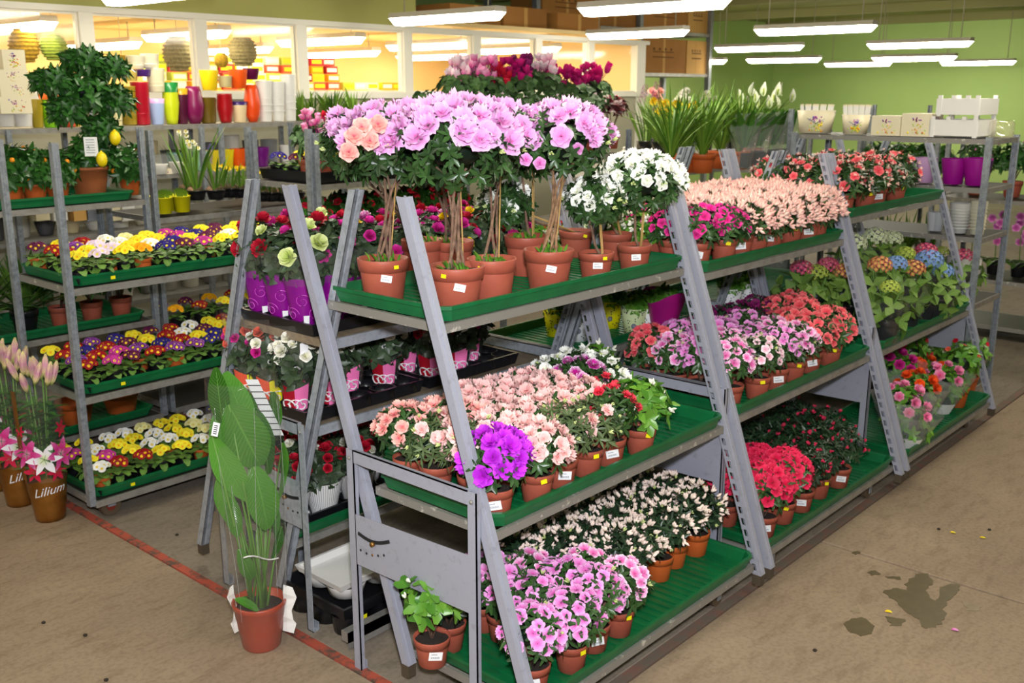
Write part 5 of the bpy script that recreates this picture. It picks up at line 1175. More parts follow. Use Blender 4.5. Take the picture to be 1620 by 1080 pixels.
# ------------------------------------------------------------------ peace lily in a film sleeve, foreground
px0 = at(415, 1026, z=0); PX, PYY = px0.x+.02, px0.y+.03
r = root('peace_lily', 'tall peace lily in a red-brown pot wrapped in clear film on the floor', 'potted plant', (PX, PYY, 0))
mb = MB(); mb.lathe([(0, 0), (.066, 0), (.070, .004), (.080, .075), (.082, .078), (.086, .118), (.088, .120), (.093, .160), (.097, .163), (.100, .178), (.098, .184), (.091, .184), (.087, .15), (0, .15)], 'pot_red', n=36)
p = obj('pot', mb, r); link('soil', SOILM['soil'], T(0, 0, -.005, (.19, .19, .185)), p)
def W(px, py, dy=0.0): return at(px, py, y=PYY+dy)-V((PX, PYY, 0))
BL = [  # base px, tip px, width m, depth offset, normal, curl
 ((352, 668), (341, 590), .085, .02, (-.5, -.6, .5), .2), ((392, 690), (366, 598), .12, .01, (-.2, -.8, .5), .25), ((362, 640), (415, 742), .185, -.05, (-.5, -.7, .4), .35),
 ((405, 650), (438, 745), .12, .03, (.3, -.8, .4), .3), ((336, 690), (388, 795), .12, -.02, (-.7, -.6, .4), .25), ((402, 738), (428, 838), .135, -.06, (-.3, -.8, .4), .3),
 ((366, 785), (374, 848), .07, .0, (-.6, -.6, .3), .2), ((447, 700), (452, 790), .09, .03, (.5, -.7, .3), .3), ((350, 745), (362, 835), .09, .03, (-.8, -.5, .3), .3),
 ((378, 868), (402, 925), .065, -.02, (-.5, -.7, .5), .6), ((445, 832), (436, 885), .05, .0, (.2, -.9, .3), .3), ((372, 948), (412, 962), .05, -.05, (-.2, -.4, .9), .3),
 ((430, 620), (440, 690), .09, .05, (.2, -.7, .6), .4), ((378, 610), (402, 690), .11, .05, (.1, -.8, .6), .3), ((425, 790), (448, 850), .07, .02, (.3, -.8, .3), .4), ((352, 640), (350, 720), .10, .04, (-.6, -.6, .3), .2)]
for i, (b, t, w, dy, n, cu_) in enumerate(BL):
    B, Tt = W(*b, dy), W(*t, dy-.03); d = Tt-B; mb = MB()
    mb.leaf((0, 0, 0), d, n, d.length*1.06, w*.84, 'leaf_peace', curl=cu_, fold=.30, seg=12, rv=(i*37 % 10)/10, shape='oval', wave=.03, ph=i*1.7); obj('leaf', mb, r, mtx=Matrix.Translation(B))
    mb = MB(); up = B if d.z > 0 else B; a = i*2.4; s0 = V((.03*math.cos(a), .03*math.sin(a), .15))
    mb.tube([s0, s0.lerp(up, .5)+V((0, 0, .02)), up], .0048, 'stem_green', n=6, r2=.003); obj('stalk', mb, r)
for i in range(16):
    a = i*2.1; mb = MB(); mb.tube([(.028*math.cos(a), .028*math.sin(a), .14), (.032*math.cos(a+.2), .03*math.sin(a), .3), (.05*math.cos(a), .05*math.sin(a), .42+.015*(i % 5))], .0042, 'stem_green', n=6, r2=.003); obj('stalk', mb, r)
ctop = W(380, 604)
mb = MB(); n = 28; m = 8; vs = []
for i in range(m+1):
    q = i/m; cx, cy = ctop.x*q**1.2, ctop.y*q**1.2; R = .095+.03*math.sin(q*2.0); z = -.0+.02+1.02*q
    for k in range(n): a = 2*PI*k/n; rr = R*(1+.035*math.sin(a*7+q*5)*q+.02*math.sin(a*3+q*9)); vs.append((cx+rr*math.cos(a), cy+rr*math.sin(a), z))
mb.add(vs, [(i*n+k, i*n+(k+1) % n, (i+1)*n+(k+1) % n, (i+1)*n+k) for i in range(m) for k in range(n)], 'cellophane', smooth=True); sl = obj('film_sleeve', mb, r)
for (x0, dx_, sgn) in ((362, -.1, -1), (456, .05, 1)):   # white printed foot of the sleeve, sticking out beside the pot
    mb = MB(); c = W(x0, 945, .0); vs = []
    for i in range(7):
        z = .055+.031*i; o = (.010*math.sin(i*2.1)); e = V((cr.x, cr.y, 0))*sgn; b0 = e*(.080+.012*i/6)+V((o*.4, o*.3, 0)); b1 = e*(.100+.012*i/6+.010*math.sin(i*1.7)+(.02 if sgn > 0 else 0)); vs += [(b0.x, b0.y, z), (b1.x, b1.y, z-.012+o)]
    mb.add(vs, [(2*i, 2*i+1, 2*i+3, 2*i+2) for i in range(6)], 'plastic_white')
    mb.add([(a*1.0+.0015, b+.0015, c_) for a, b, c_ in vs], [(2*i+2, 2*i+3, 2*i+1, 2*i) for i in range(6)], 'plastic_white'); obj('sleeve_flap', mb, sl, label='crumpled white printed flap of the sleeve')
mb = MB(); B = W(398, 600, .02); D = W(440, 690, .02)-B; sx = V((cr.x, cr.y, 0))*.045
for k in range(9):
    a0, a1 = B+D*(k/9), B+D*((k+.84)/9); mb.add([a0-sx*.5, a0+sx*.5, a1+sx*.5, a1-sx*.5], [(0, 1, 2, 3)], 'label_white'); mb.add([a1-sx*.5, a1+sx*.5, B+D*((k+1)/9)+sx*.5, B+D*((k+1)/9)-sx*.5], [(0, 1, 2, 3)], 'print_black')
obj('care_strip', mb, r, label='white care strip with black bars')
mb = MB(); q = W(341, 679, -.10); mb.box(-.011, .011, -.001, .001, -.024, .024, 'label_white')
for i in range(5): mb.box(-.006, .006, -.0018, -.001, -.016+i*.007, -.013+i*.007, 'print_black')
obj('price_label', mb, r, mtx=Matrix.Translation(q) @ Matrix.Rotation(-.85, 4, 'Z') @ Matrix.Rotation(.25, 4, 'Y'))
mb = MB(); pts = [W(385+8*i, 882-3*math.sin(i*.9), -.06-.01*math.sin(i)) for i in range(8)]; mb.tube(pts, .003, 'plastic_white', n=5); obj('film_crease', mb, sl)
for k, t in enumerate((3.4, 3.75, 4.35, 4.9, 5.35)):  # thin pale tubes along the folds, standing in for bright reflections on the film
    mb = MB(); P_ = []
    for i in range(9):
        q = .12+.1*i+(.03*k if k % 2 else 0); q = min(q, 1.0); cx, cy = ctop.x*q**1.2, ctop.y*q**1.2; R_ = .096+.03*math.sin(q*2.0); tt = t+.10*math.sin(q*6+k); P_.append((cx+R_*math.cos(tt), cy+R_*math.sin(tt), .02+1.02*q))
    mb.tube(P_[k % 3: 9-(k % 2)*3], .0011, 'cello_haze', n=5); obj('film_fold', mb, sl)

# ------------------------------------------------------------------ lilies in gold-footed sleeves
def txt(string, size, shear=.35):
    c = bpy.data.curves.new('t', 'FONT'); c.body = string; c.size = size; c.shear = shear; c.resolution_u = 3; c.extrude = .0006
    o = bpy.data.objects.new('t', c); COL.objects.link(o); bpy.context.view_layer.update()
    me = bpy.data.meshes.new_from_object(o.evaluated_get(bpy.context.evaluated_depsgraph_get())); bpy.data.objects.remove(o); bpy.data.curves.remove(c); return me
def lily(px, py, desc, hb=.80, rot=0.0, nbud=10):
    b = at(px, py, z=0); x, y = b.x+.01, b.y+.05; r = root('wrapped_lily', desc, 'wrapped lily', (x, y, 0)); a = cam_ang((x, y))+rot; SEED[0] += 1; rnd = random.Random(SEED[0])
    def rr(z): return .066+.028*min(1, z/.22)+.012*max(0, z-.22)/.45
    mb = MB(); n = 24; m = 8; vs = []
    for i in range(m+1):
        z = .22*i/m
        for k in range(n):
            t = 2*PI*k/n; q = rr(z)*(1+.03*math.sin(t*5+z*40)*(z/.22)+.015*math.sin(t*11+z*90)); vs.append((q*math.cos(t), q*math.sin(t), z+(.012*math.sin(t*3+1) if i == m else 0)))
    mb.add(vs, [(i*n+k, i*n+(k+1) % n, (i+1)*n+(k+1) % n, (i+1)*n+k) for i in range(m) for k in range(n)]+[tuple(range(n-1, -1, -1))], 'gold_foil', smooth=True); g = obj('gold_foot', mb, r)
    me = txt('Lilium', .062); mt = MATS['label_white']; me.materials.append(mt); z0 = .135
    for v in me.vertices:
        t = a-.75+v.co.x/.092; zz = z0+v.co.y+.02*math.sin(v.co.x*12); q = rr(zz)*1.035+.002+v.co.z*.5; v.co = (q*math.cos(t), q*math.sin(t), zz)
    link('lettering', me, None, g)
    mb = MB(); mb.lathe([(rr(.22), .21), (rr(.4), .4), (rr(.68), .68)], 'cellophane', n=20, wob=lambda t, z: .03*math.sin(t*4+z*6)); fi = obj('film', mb, r)
    mb = MB(); patch(mb, .096, .106, .6, a-1.5, a-.95, .22, .66, 'gold_foil', .002, n=4); obj('gold_edge', mb, fi)
    for (da, z, var, s) in [(-.75, .36, 'lily_pink', .17), (.0, .33, 'lily_white', .165), (.8, .34, 'lily_pink', .17), (-.5, .27, 'lily_red', .11), (.5, .26, 'lily_red', .10), (.95, .46, 'lily_red', .09), (-1.0, .47, 'lily_red', .07)]:
        t = a+da; q = rr(z)+.004; link('printed_lily', flower('lily', var), Matrix.Translation((q*math.cos(t), q*math.sin(t), z)) @ V((math.cos(t), math.sin(t), .1)).to_track_quat('Z', 'Y').to_matrix().to_4x4() @ Matrix.Diagonal((s, s, s*.22, 1)), fi)
    for i in range(5):
        t = i*1.26; tip = V((.05*math.cos(t), .05*math.sin(t), hb-.10+.02*(i % 3))); mb = MB(); mb.tube([(.02*math.cos(t), .02*math.sin(t), .1), (.03*math.cos(t), .03*math.sin(t), .4), tip], .004, 'stem_green', n=5)
        obj('stem', mb, r); mb = MB()
        for k in range(16):
            z = .24+.022*k; u = k*2.4+t; mb.leaf((.03*math.cos(t), .03*math.sin(t), z), (math.cos(u), math.sin(u), .7), (0, 0, 1), .115, .036, 'leaf_lily', curl=.7, seg=3, rv=rnd.random(), shape='lance')
        obj('leaves', mb, r, kind='stuff')
        for k in range(2):
            u = t+k*2.0; d = V((.35*math.cos(u), .35*math.sin(u), 1)); link('lily_bud', flower('lilybud', 'lily_bud'), orient(tip+V((.022*math.cos(u), .022*math.sin(u), -.03+.03*k)), d, .120*rnd.uniform(.9, 1.1), u), r)
    return r
lily(85, 824, 'nearest potted lily in a gold-footed printed film sleeve with pink buds', .78)
lily(38, 800, 'second gold-sleeved potted lily, half hidden behind the nearest one', .80, .2)
lily(2, 776, 'third gold-sleeved potted lily cut off at the left edge', .80, .1)

# ------------------------------------------------------------------ shelf of vases under the glass
VY = 6.72
vr = root('shelving_unit', 'long steel shelving under the windows holding coloured vases', 'shelving', (0, 0, 0))
for k, z in enumerate((.55, 1.05, 1.42, 1.762)):
    mb = MB(); mb.box(1.4, 5.15, VY-.02, VY+.42, z-.03, z, 'shelf_steel_clean'); obj('shelf_board', mb, vr)
for x in (1.42, 2.75, 3.30, 4.12, 4.28, 5.12):
    for y in (VY-.02, VY+.40): mb = MB(); mb.box(x-.016, x+.016, y-.016, y+.016, 0, 1.76 if x != 3.30 else 2.04, 'post_zinc'); obj('post', mb, vr)
SV = 'on the window shelf'
VASES = {  # profile of (radius, height), rim 1
 'flare': [(0, 0), (.34, 0), (.36, .02), (.5, .98), (.5, 1), (.46, 1), (.33, .05), (0, .05)],
 'bell': [(0, 0), (.30, 0), (.36, .1), (.5, .5), (.44, .95), (.47, 1), (.43, 1), (.4, .9), (0, .1)],
 'cyl': [(0, 0), (.40, 0), (.44, .04), (.5, .97), (.52, 1), (.47, 1), (.4, .06), (0, .06)],
 'egg': [(0, 0), (.25, 0), (.42, .2), (.5, .5), (.4, .85), (.32, 1), (.29, 1), (.38, .8), (0, .1)]}
def vase(px, top, base, w, kind, c, desc, y=VY+.12, mat=None, bands=0, c2=None, shelfz=None, ph=SV, nm='vase'):
    b, t = at(px, base, y=y), at(px, top, y=y); h = t.z-b.z; wid = w/F_PX*(V((b.x, b.y, 0)).dot(V((cf.x, cf.y, 0))))/math.cos(PITCH)*1.05; zb = b.z if shelfz is None else shelfz
    if mat is None:
        mat = 'v_'+c
        if mat not in MATS: plain(mat, '#'+c, 0.3)
    r = root(nm, loc=(b.x, y, zb)); mb = MB(); prof = [(a*wid, z*h) for a, z in VASES[kind]]; mb.lathe(prof, mat, n=22)
    for i in range(bands): z = h*(.25+.15*i); mb.lathe([(wid*.44, z), (wid*.475, z+.004), (wid*.45, z+.008)], mat, n=22)
    obj('body', mb, r)
    if c2:
        m2 = 'v_'+c2
        if m2 not in MATS: plain(m2, '#'+c2, 0.3)
        mb = MB(); z0 = h*.72; mb.lathe([(wid*.455, z0), (wid*.515, h*1.005), (wid*.49, h*1.005)], m2, n=22); obj('upper_band', mb, r)
    later(r, desc, ph, nm, V((b.x, y, zb+h*.5))); return r
for v in [(81, 140, 193, 28, 'flare', '8ed820', 'lime and orange tall vase', dict(c2='f47828')), (99, 145, 193, 14, 'flare', '6a1450', 'narrow purple vase', {}), (110, 128, 192, 22, 'flare', 'e04828', 'orange-red vase', {}), (120, 150, 192, 16, 'flare', 'd8b020', 'mustard vase', {}), (60, 150, 195, 20, 'flare', 'a08c20', 'olive vase', {}),
          (184, 148, 191, 22, 'flare', 'f0e8b8', 'cream vase', {}), (205, 128, 190, 24, 'cyl', '9c8420', 'olive-gold vase', dict(bands=3)), (205, 112, 128, 24, 'cyl', 'f0d870', 'pale yellow bucket', {}), (225, 120, 188, 26, 'cyl', 'b01028', 'crimson vase', dict(bands=4)), (225, 110, 121, 26, 'cyl', '5c2c98', 'purple bucket', {}),
          (248, 108, 146, 26, 'cyl', 'f4ecc8', 'stack of cream pots', dict(bands=4)), (249, 146, 187, 24, 'flare', 'b0c4f0', 'pale blue vase', dict(c2='dca8dc')), (272, 118, 184, 24, 'bell', 'ccd81c', 'lime yellow bulbous vase', dict(c2='1c7c38')), (289, 130, 186, 20, 'flare', '500c30', 'plum vase', dict(c2='d8a020')), (308, 127, 186, 30, 'egg', '7c1450', 'magenta round vase', {}),
          (332, 111, 143, 28, 'flare', 'f8d418', 'yellow bucket', {}), (330, 143, 184, 24, 'cyl', '6c5618', 'bronze vase', {}), (357, 138, 184, 24, 'bell', 'a80c18', 'dark red vase', {}), (379, 150, 183, 24, 'flare', 'f4dcb0', 'cream tapered vase', dict(c2='3c2470')), (378, 110, 140, 28, 'flare', 'f45c18', 'orange bucket', {}), (400, 124, 183, 24, 'egg', 'f05018', 'tall orange vase', {}), (398, 108, 126, 24, 'flare', '601040', 'plum bucket', {}),
          (420, 118, 183, 24, 'flare', 'f4f2ee', 'tall stack of white vases', dict(bands=4)), (440, 119, 182, 23, 'flare', 'f4f2ee', 'tall stack of white vases', dict(bands=4)), (459, 108, 182, 22, 'flare', 'f4f2ee', 'tall stack of white vases', dict(bands=4)), (357, 120, 138, 20, 'cyl', 'e8d8a0', 'small cream bowl', {}),
          (215, 88, 109, 26, 'cyl', 'f4ecd0', 'white stacked bowls', dict(bands=3)), (238, 85, 108, 26, 'cyl', 'f4ecd0', 'white stacked bowls', dict(bands=3))]:
    top_of_stack = v[2] < 150
    b = vase(*v[:7], **v[7], shelfz=1.764 if v[2] > 178 else None)
for (px, c, d) in [(316, 'a8d8c0', 'mint pot'), (335, 'ecd430', 'yellow flared pot'), (357, 'f0d81c', 'yellow flared pot'), (376, 'f05c10', 'orange flared pot'), (392, 'a01020', 'red flared pot'), (413, '70147c', 'purple flared pot'), (455, 'f0ece8', 'white pot'), (275, '5c8c88', 'teal bowl'), (215, 'a8a8a8', 'grey zinc pot'), (196, 'a8a8a8', 'grey zinc pot'), (160, 'b0b0b4', 'grey zinc pot'), (25, 'b8b8b8', 'grey zinc pot'), (62, 'b8b8b8', 'grey zinc pot'), (90, '9c9ca0', 'grey zinc pot')]:
    vase(px, 200 if px > 100 else 215, 231 if px > 100 else 245, 24 if px > 100 else 34, 'flare', c, d, ph='on the second window shelf', shelfz=1.422 if px < 300 else 1.422, y=VY+.10)
for zz, px0_, tops in ((1.422, 165, 0), (1.052, 150, 1), (.552, 150, 2)):
    for i in range(20):
        x = 1.6+i*.175
        yo = .17 if not (zz > 1.4 and x > 2.9) else .30
        rnd = random.Random(i*7+int(zz*100)); c = rnd.choice(['8c8c8c', 'b4b0a8', '6c6c6c', 'd8d4c8', '4c4c50', 'c8b890']); nm = {'8c8c8c': 'grey', 'b4b0a8': 'pale grey', '6c6c6c': 'slate grey', 'd8d4c8': 'off-white', '4c4c50': 'charcoal', 'c8b890': 'beige'}[c]
        if 'v_'+c not in MATS: plain('v_'+c, '#'+c, .35)
        r = root('plant_pot', loc=(x, VY+yo, zz)); mb = MB(); h = rnd.uniform(.14, .24); wd_ = rnd.uniform(.13, .16); mb.lathe([(a*wd_, q*h) for a, q in VASES[rnd.choice(['flare', 'cyl', 'bell'])]], 'v_'+c, n=16); obj('body', mb, r)
        later(r, nm+' pot', ['on the second window shelf', 'on the third window shelf', 'on the lowest window shelf'][tops], 'pot', (x, VY+.17, zz+.1))
def box3(name, x0, x1, y0, y1, z0, z1, mat, label, cat, motif=False, group=None):
    r = root(name, label, cat, ((x0+x1)/2, (y0+y1)/2, z0), group=group); w, d, h = (x1-x0)/2, (y1-y0)/2, z1-z0; mb = MB(); mb.box(-w, w, -d, d, 0, h, mat); obj('box_body', mb, r)
    if motif:
        mb = MB(); rnd = random.Random(int(x0*100+z0*1000))
        for fx, fyy, nx in ((0, -d-.0015, 0), (-w-.0015, 0, 1)):
            for k in range(34):
                z = h*rnd.uniform(.12, .84); u = rnd.gauss(0, .30)*(w if not nx else d)*(1.1-z/h*.6); m = rnd.choice(['fl_hyd_green', 'fl_narcissus', 'fl_pr_orange', 'fl_rose_lime', 'fl_rose_coral'] if z < h*.55 else ['fl_hyacinth', 'fl_orchid', 'fl_cyc_pale', 'fl_cyc_plum'])
                p = V((u, fyy, z)) if not nx else V((fx, u, z)); s = h*rnd.uniform(.02, .05); mb.ball(p, s if not nx else s, m, n=6, rz=s)
        for v in range(len(mb.v)):
            q = mb.v[v]; mb.v[v] = (max(-w-.002, min(w, q[0])), max(-d-.002, q[1]), q[2])
        obj('floral_print', mb, r, kind='stuff')
    return r
def boxpx(px0, px1, top, base, y, dep, mat, label, motif, name='gift_box', cat='box'):
    a, b = at(px0, base, y=y), at(px1, top, y=y); return box3(name, a.x, at(px1, base, y=y).x, y, y+dep, a.z, at(px0, top, y=y).z, mat, label, cat, motif)
for i, (a, b, t, s) in enumerate([(2, 52, 153, 180), (2, 54, 131, 153), (0, 46, 110, 131), (6, 42, 78, 110)]):
    boxpx(a, b, t, s, VY-.01, .18, 'plastic_cream', ['lowest', 'third', 'second', 'topmost'][i]+' floral gift box in the stack at the left edge', True)
for px, d in ((10, 'white round pot left under the gift boxes'), (38, 'white round pot right under the gift boxes')):
    r = vase(px, 180, 200, 26, 'cyl', 'f0ece8', 'x', ph='x'); PENDING.pop(); tag(r, d, 'vase')
for px0, px1, t, b, d in ((240, 262, 216, 232, 'small white storage pot'), (266, 288, 214, 232, 'small white storage pot')): vase((px0+px1)/2, t, b, 22, 'flare', 'f0ece4', d, ph='beside the grey pots on the window shelf', shelfz=1.422, y=VY)
boxpx(240, 292, 268, 284, VY, .2, 'plastic_cream', 'long cream planter box with floral print on the third window shelf', True, 'planter_box'); boxpx(244, 284, 246, 268, VY, .2, 'cello_haze', 'grey wicker basket standing on the long cream planter', False, 'basket', 'basket')
for i, px in enumerate((70, 98, 130, 150, 185, 205)): boxpx(px-12, px+10, 322, 350, VY, .15, ['plastic_cream', 'label_white', 'cardboard_light', 'print_grey', 'plastic_cream', 'label_white'][i], ['cream', 'white', 'kraft', 'grey', 'second cream', 'second white'][i]+' packet on the lower window shelving behind the citrus trolley', False, 'packet', 'packet')

# goods seen through the glass: hanging balls, wicker domes, shelf of packets
def hang(px, py, rad, rz, m, desc, nm='hanging_basket'):
    c = at(px, py, y=PY+.65); r = root(nm, desc, 'decoration', (c.x, c.y, c.z-rz)); mb = MB(); rnd = random.Random(int(px))
    for i in range(9):
        t = -1+2*(i+.5)/9; q = rad*math.sqrt(max(.05, 1-t*t*.8)); mb.lathe([(q-.004, rz+rz*t-.01), (q+.006, rz+rz*t), (q-.004, rz+rz*t+.01)], m, n=18, wob=lambda a, z: .04*math.sin(a*6+z*30))
    mb.lathe([(.001, .0), (rad*.5, rz*.05), (rad*.93, rz*.6), (rad*.97, rz*1.1), (rad*.7, rz*1.8), (.001, rz*2)], m, n=18); obj('weave', mb, r)
    mb = MB(); mb.tube([(0, 0, rz*2-.01), (0, 0, 2.64-c.z+rz)], .003, 'cable', n=4); obj('cord', mb, r)
plain('moss_ochre', '#a88818', 0.9, c2='#7c6410', scale=40, bump=.6); plain('moss_green', '#8ca038', 0.9, c2='#6c8428', scale=40, bump=.6); plain('wicker_grey', '#8c8460', 0.9, c2='#6c6448', scale=50, bump=.6)
hang(38, 72, .11, .13, 'moss_ochre', 'ochre moss-covered hanging basket behind the glass'); hang(85, 75, .10, .10, 'moss_green', 'pale green moss ball hanging behind the glass'); hang(282, 85, .13, .15, 'wicker_grey', 'ribbed grey wicker dome behind the glass'); hang(384, 82, .13, .13, 'wicker_grey', 'round grey wicker dome behind the glass, right of the ribbed one')
hang(193, 98, .07, .05, 'moss_ochre', 'small ochre cone basket behind the glass'); hang(350, 95, .06, .06, 'moss_ochre', 'second small ochre cone basket between the wicker domes')
SP = 'behind the fourth glass pane'
gs = root('display_counter', 'long counter behind the glass stacked with bright bulb packets', 'counter', (0, 0, 0)); mb = MB(); mb.box(5.3, 9.6, 9.6, 10.3, 0, 1.92, 'plastic_cream'); obj('counter_body', mb, gs)
rnd = random.Random(77)
for row in range(5):
    for i in range(17):
        x = 5.45+i*.20+rnd.uniform(-.02, .02); z0 = 1.92+row*.09
        if i > 11 and row > 1: continue
        c = rnd.choice(['rose_coral', 'pr_orange', 'rose_red', 'pr_yellow', 'coral_red', 'salmon_bud', 'hyd_green', 'rose_white'])
        b = box3('bulb_packet', x, x+.17, 9.62+row*.03, 9.78+row*.03, z0, z0+.085, 'fl_'+c, None, 'packet'); mb = MB(); mb.box(-.07, .07, -.083, -.08, .02, .065, 'label_white' if i % 2 else 'fl_pr_yellow'); obj('print', mb, b)
        later(b, {'rose_coral': 'coral', 'pr_orange': 'orange', 'rose_red': 'dark red', 'pr_yellow': 'yellow', 'coral_red': 'red', 'salmon_bud': 'salmon', 'hyd_green': 'green', 'rose_white': 'white'}[c]+' bulb packet', f'in {["lowest", "second", "third", "fourth", "top"][row]} row behind the glass', 'packet', (x, 9.6, z0))
# ------------------------------------------------------------------ trolley across the far end of the island
EX, EY = 6.47, 1.93
er = trolley(EX, EY, .50, 1.28, 1.73, (.32, .72, 1.13, 1.43, 1.72), 'tall zinc trolley standing across the far right end of the island', zb=.14)
SE = ['on the end trolley', 'on top of the end trolley']
def epx(px, py, x=None): return at(px, py, x=x or EX+.08)
def pail(px, top, base, w, c, desc, sh='on the end trolley purple-pot shelf', z=1.432, nm='plastic_pot', x=None, kind='flare', bands=0, h=None):
    x = x or EX+.14; b = at(px, base, x=x); t = at(px, top, x=x); h = h or (t.z-b.z); wid = w/F_PX*b.dot(V((cf.x, cf.y, 0)))*1.02
    m = 'v_'+c
    if m not in MATS: plain(m, '#'+c, .35)
    b.y = max(b.y, EY+.03+wid*.5); r = root(nm, loc=(b.x, b.y, z)); mb = MB(); mb.lathe([(a*wid, q*h) for a, q in VASES[kind]], m, n=24); mb.lathe([(wid*.36, h*.26), (wid*.40, h*.27), (wid*.40, h*.30)], m, n=24)
    for i in range(bands): mb.lathe([(wid*.47, h*(.15+.8*i/bands)), (wid*.52, h*(.17+.8*i/bands)), (wid*.47, h*(.2+.8*i/bands))], m, n=24)
    obj('body', mb, r); later(r, desc, sh, 'pot', V((b.x, b.y, z+h/2))); return r
for a in [(1463, 237, 277, 34, 'd8a8d8', 'lilac pot'), (1508, 239, 280, 40, 'a01090', 'magenta pot'), (1553, 240, 284, 44, 'a01090', 'magenta pot'), (1588, 243, 284, 30, '40104c', 'dark plum pot'), (1440, 238, 268, 18, 'b090cc', 'lavender pot')]: pail(*a)
for a in [(1290, 215, 240, 34, 'b890c0', 'lilac bowl'), (1315, 217, 245, 34, '2c5c78', 'petrol blue bowl'), (1346, 220, 245, 34, '7c7c80', 'grey bowl'), (1376, 223, 248, 34, '8c8c90', 'grey bowl'), (1402, 226, 250, 30, '3c3c44', 'charcoal bowl')]: pail(*a)
for a in [(1480, 290, 320, 22, 'd8d8dc', 'frosted white cup'), (1484, 315, 345, 20, 'c8ccd0', 'frosted white cup'), (1518, 300, 348, 34, 'c8c8c4', 'tall stack of clear bowls'), (1548, 296, 350, 26, 'd0ccb4', 'tall stack of clear bowls'), (1580, 315, 345, 16, 'e8dcb8', 'small cream pot')]: pail(*a, sh='on the end trolley cup shelf', z=1.132, bands=8 if 'stack' in a[5] else 0)
for a in [(1400, 350, 385, 40, 'a8a498', 'grey zinc basin'), (1445, 365, 395, 40, '9c9c98', 'grey zinc basin'), (1485, 372, 400, 26, '8c8c90', 'stack of grey bowls'), (1512, 372, 400, 26, 'a8a8a8', 'stack of grey bowls'), (1545, 380, 420, 30, 'e4e4e0', 'white bucket'), (1575, 385, 420, 44, 'dcd8c8', 'white bucket')]: pail(*a, sh='on the end trolley bucket shelf', z=.722, h=.17 if a[0] < 1500 else .26)
for a in [(1555, 455, 490, 34, 'd8d4c4', 'crumpled white bag'), (1580, 440, 480, 30, 'c8c8c4', 'crumpled white bag')]: pail(*a, sh='on the end trolley lower shelf', z=.322, kind='egg', nm='bag', h=.2)
# top: pails, boxes, white crates
def epbox(px0, px1, top, base, dep, mat, label, motif, name='gift_box', cat='box', x=EX+.02):
    a = at(px0, base, x=x); b = at(px1, base, x=x); t = at(px0, top, x=x); z0 = 1.722; return box3(name, x, x+dep, min(a.y, b.y), max(a.y, b.y), z0, z0+(t.z-a.z), mat, label, cat, motif)
epbox(1378, 1424, 173, 204, .20, 'plastic_cream', 'left square white gift box with flower print on the end trolley', True); epbox(1425, 1472, 172, 208, .20, 'plastic_cream', 'right square white gift box with flower print on the end trolley', True)
for px0, px1, d in ((1258, 1322, 'large white pail with a wire handle and flower print'), (1330, 1376, 'smaller white pail with flower print beside the large pail')):
    c = at((px0+px1)/2, 205, x=EX+.14); wid = (px1-px0)/F_PX*6.9*.98; r = root('pail', d, 'pail', (c.x, c.y, 1.722)); h = .15 if px0 < 1300 else .125
    mb = MB(); mb.lathe([(0, 0), (wid*.38, 0), (wid*.47, h), (wid*.45, h), (0, .02)], 'plastic_cream', n=24); obj('body', mb, r)
    a = math.atan2(-c.y, -c.x); mb = MB(); rr_ = random.Random(px0)
    for k in range(60): z = h*rr_.uniform(.1, .78); t = a+rr_.gauss(0, .24)*(1.2-z/h); q = wid*(.38+.09*z/h)-.002; mb.ball((q*math.cos(t), q*math.sin(t), z), rr_.uniform(.004, .008), rr_.choice(['fl_narcissus', 'fl_hyd_green', 'fl_rose_lime', 'fl_pr_orange'] if z < h*.5 else ['fl_hyacinth', 'fl_orchid', 'fl_cyc_pale']), n=6)
    obj('floral_print', mb, r, kind='stuff')
    mb = MB(); mb.tube([(wid*.47*math.cos(a+1.4), wid*.47*math.sin(a+1.4), h*.9), (wid*.62*math.cos(a), wid*.62*math.sin(a), h*.45), (wid*.47*math.cos(a-1.4), wid*.47*math.sin(a-1.4), h*.9)], .003, 'print_grey', n=5); obj('handle', mb, r)
    for k in range(9):
        mb = MB(); u = (k-4)*wid*.085; mb.box(-.012, .012, -.003, .003, 0, .14, 'plastic_white'); mb.box(-.012, .012, -.003, .003, .14, .15, 'plastic_cream'); obj('slat', mb, r, mtx=Matrix.Translation((.02*(k % 2), u, .04)) @ Matrix.Rotation(PI/2, 4, 'Z') @ Matrix.Rotation(.12*(k-4)/4, 4, 'Y'))
def crate(px0, px1, zb, h, x, dep, label):
    a, b = at(px0, 200, x=x), at(px1, 200, x=x); y0, y1 = min(a.y, b.y), max(a.y, b.y); r = root('wooden_crate', label, 'crate', (x, y0, zb)); L = y1-y0; t = .012; m = 'plastic_white'
    for nm, bb in (('side_panel', (0, t, 0, L, .01, h)), ('side_panel', (dep-t, dep, 0, L, .01, h)), ('end_panel', (t, dep-t, 0, t, .01, h)), ('end_panel', (t, dep-t, L-t, L, .01, h)), ('base', (t, dep-t, t, L-t, .01, .02))): mb = MB(); mb.box(*bb, m); obj(nm, mb, r)
    for i, (u, v) in enumerate([(.006, .02), (.006, L-.02), (dep-.006, .02), (dep-.006, L-.02), (.006, L*.3), (.006, L*.62)]): mb = MB(); mb.box(u-.008, u+.008, max(-.002, v-.012), min(L+.002, v+.012), 0 if i < 4 else h, h+.02, m); obj('corner_post', mb, r)
crate(1470, 1548, 1.722, .105, EX+.02, .34, 'lower of the two white crates stacked on the end trolley'); crate(1478, 1548, 1.848, .105, EX+.02, .34, 'upper white crate stacked on top of the other')
r = root('glass_jar', 'clear jar with a round emblem behind the white crates', 'jar', (EX+.25, at(1585, 205, x=EX+.25).y, 1.722)); mb = MB(); mb.lathe([(0, 0), (.07, 0), (.07, .09), (.06, .10)], 'clear_vase', n=20); obj('body', mb, r)
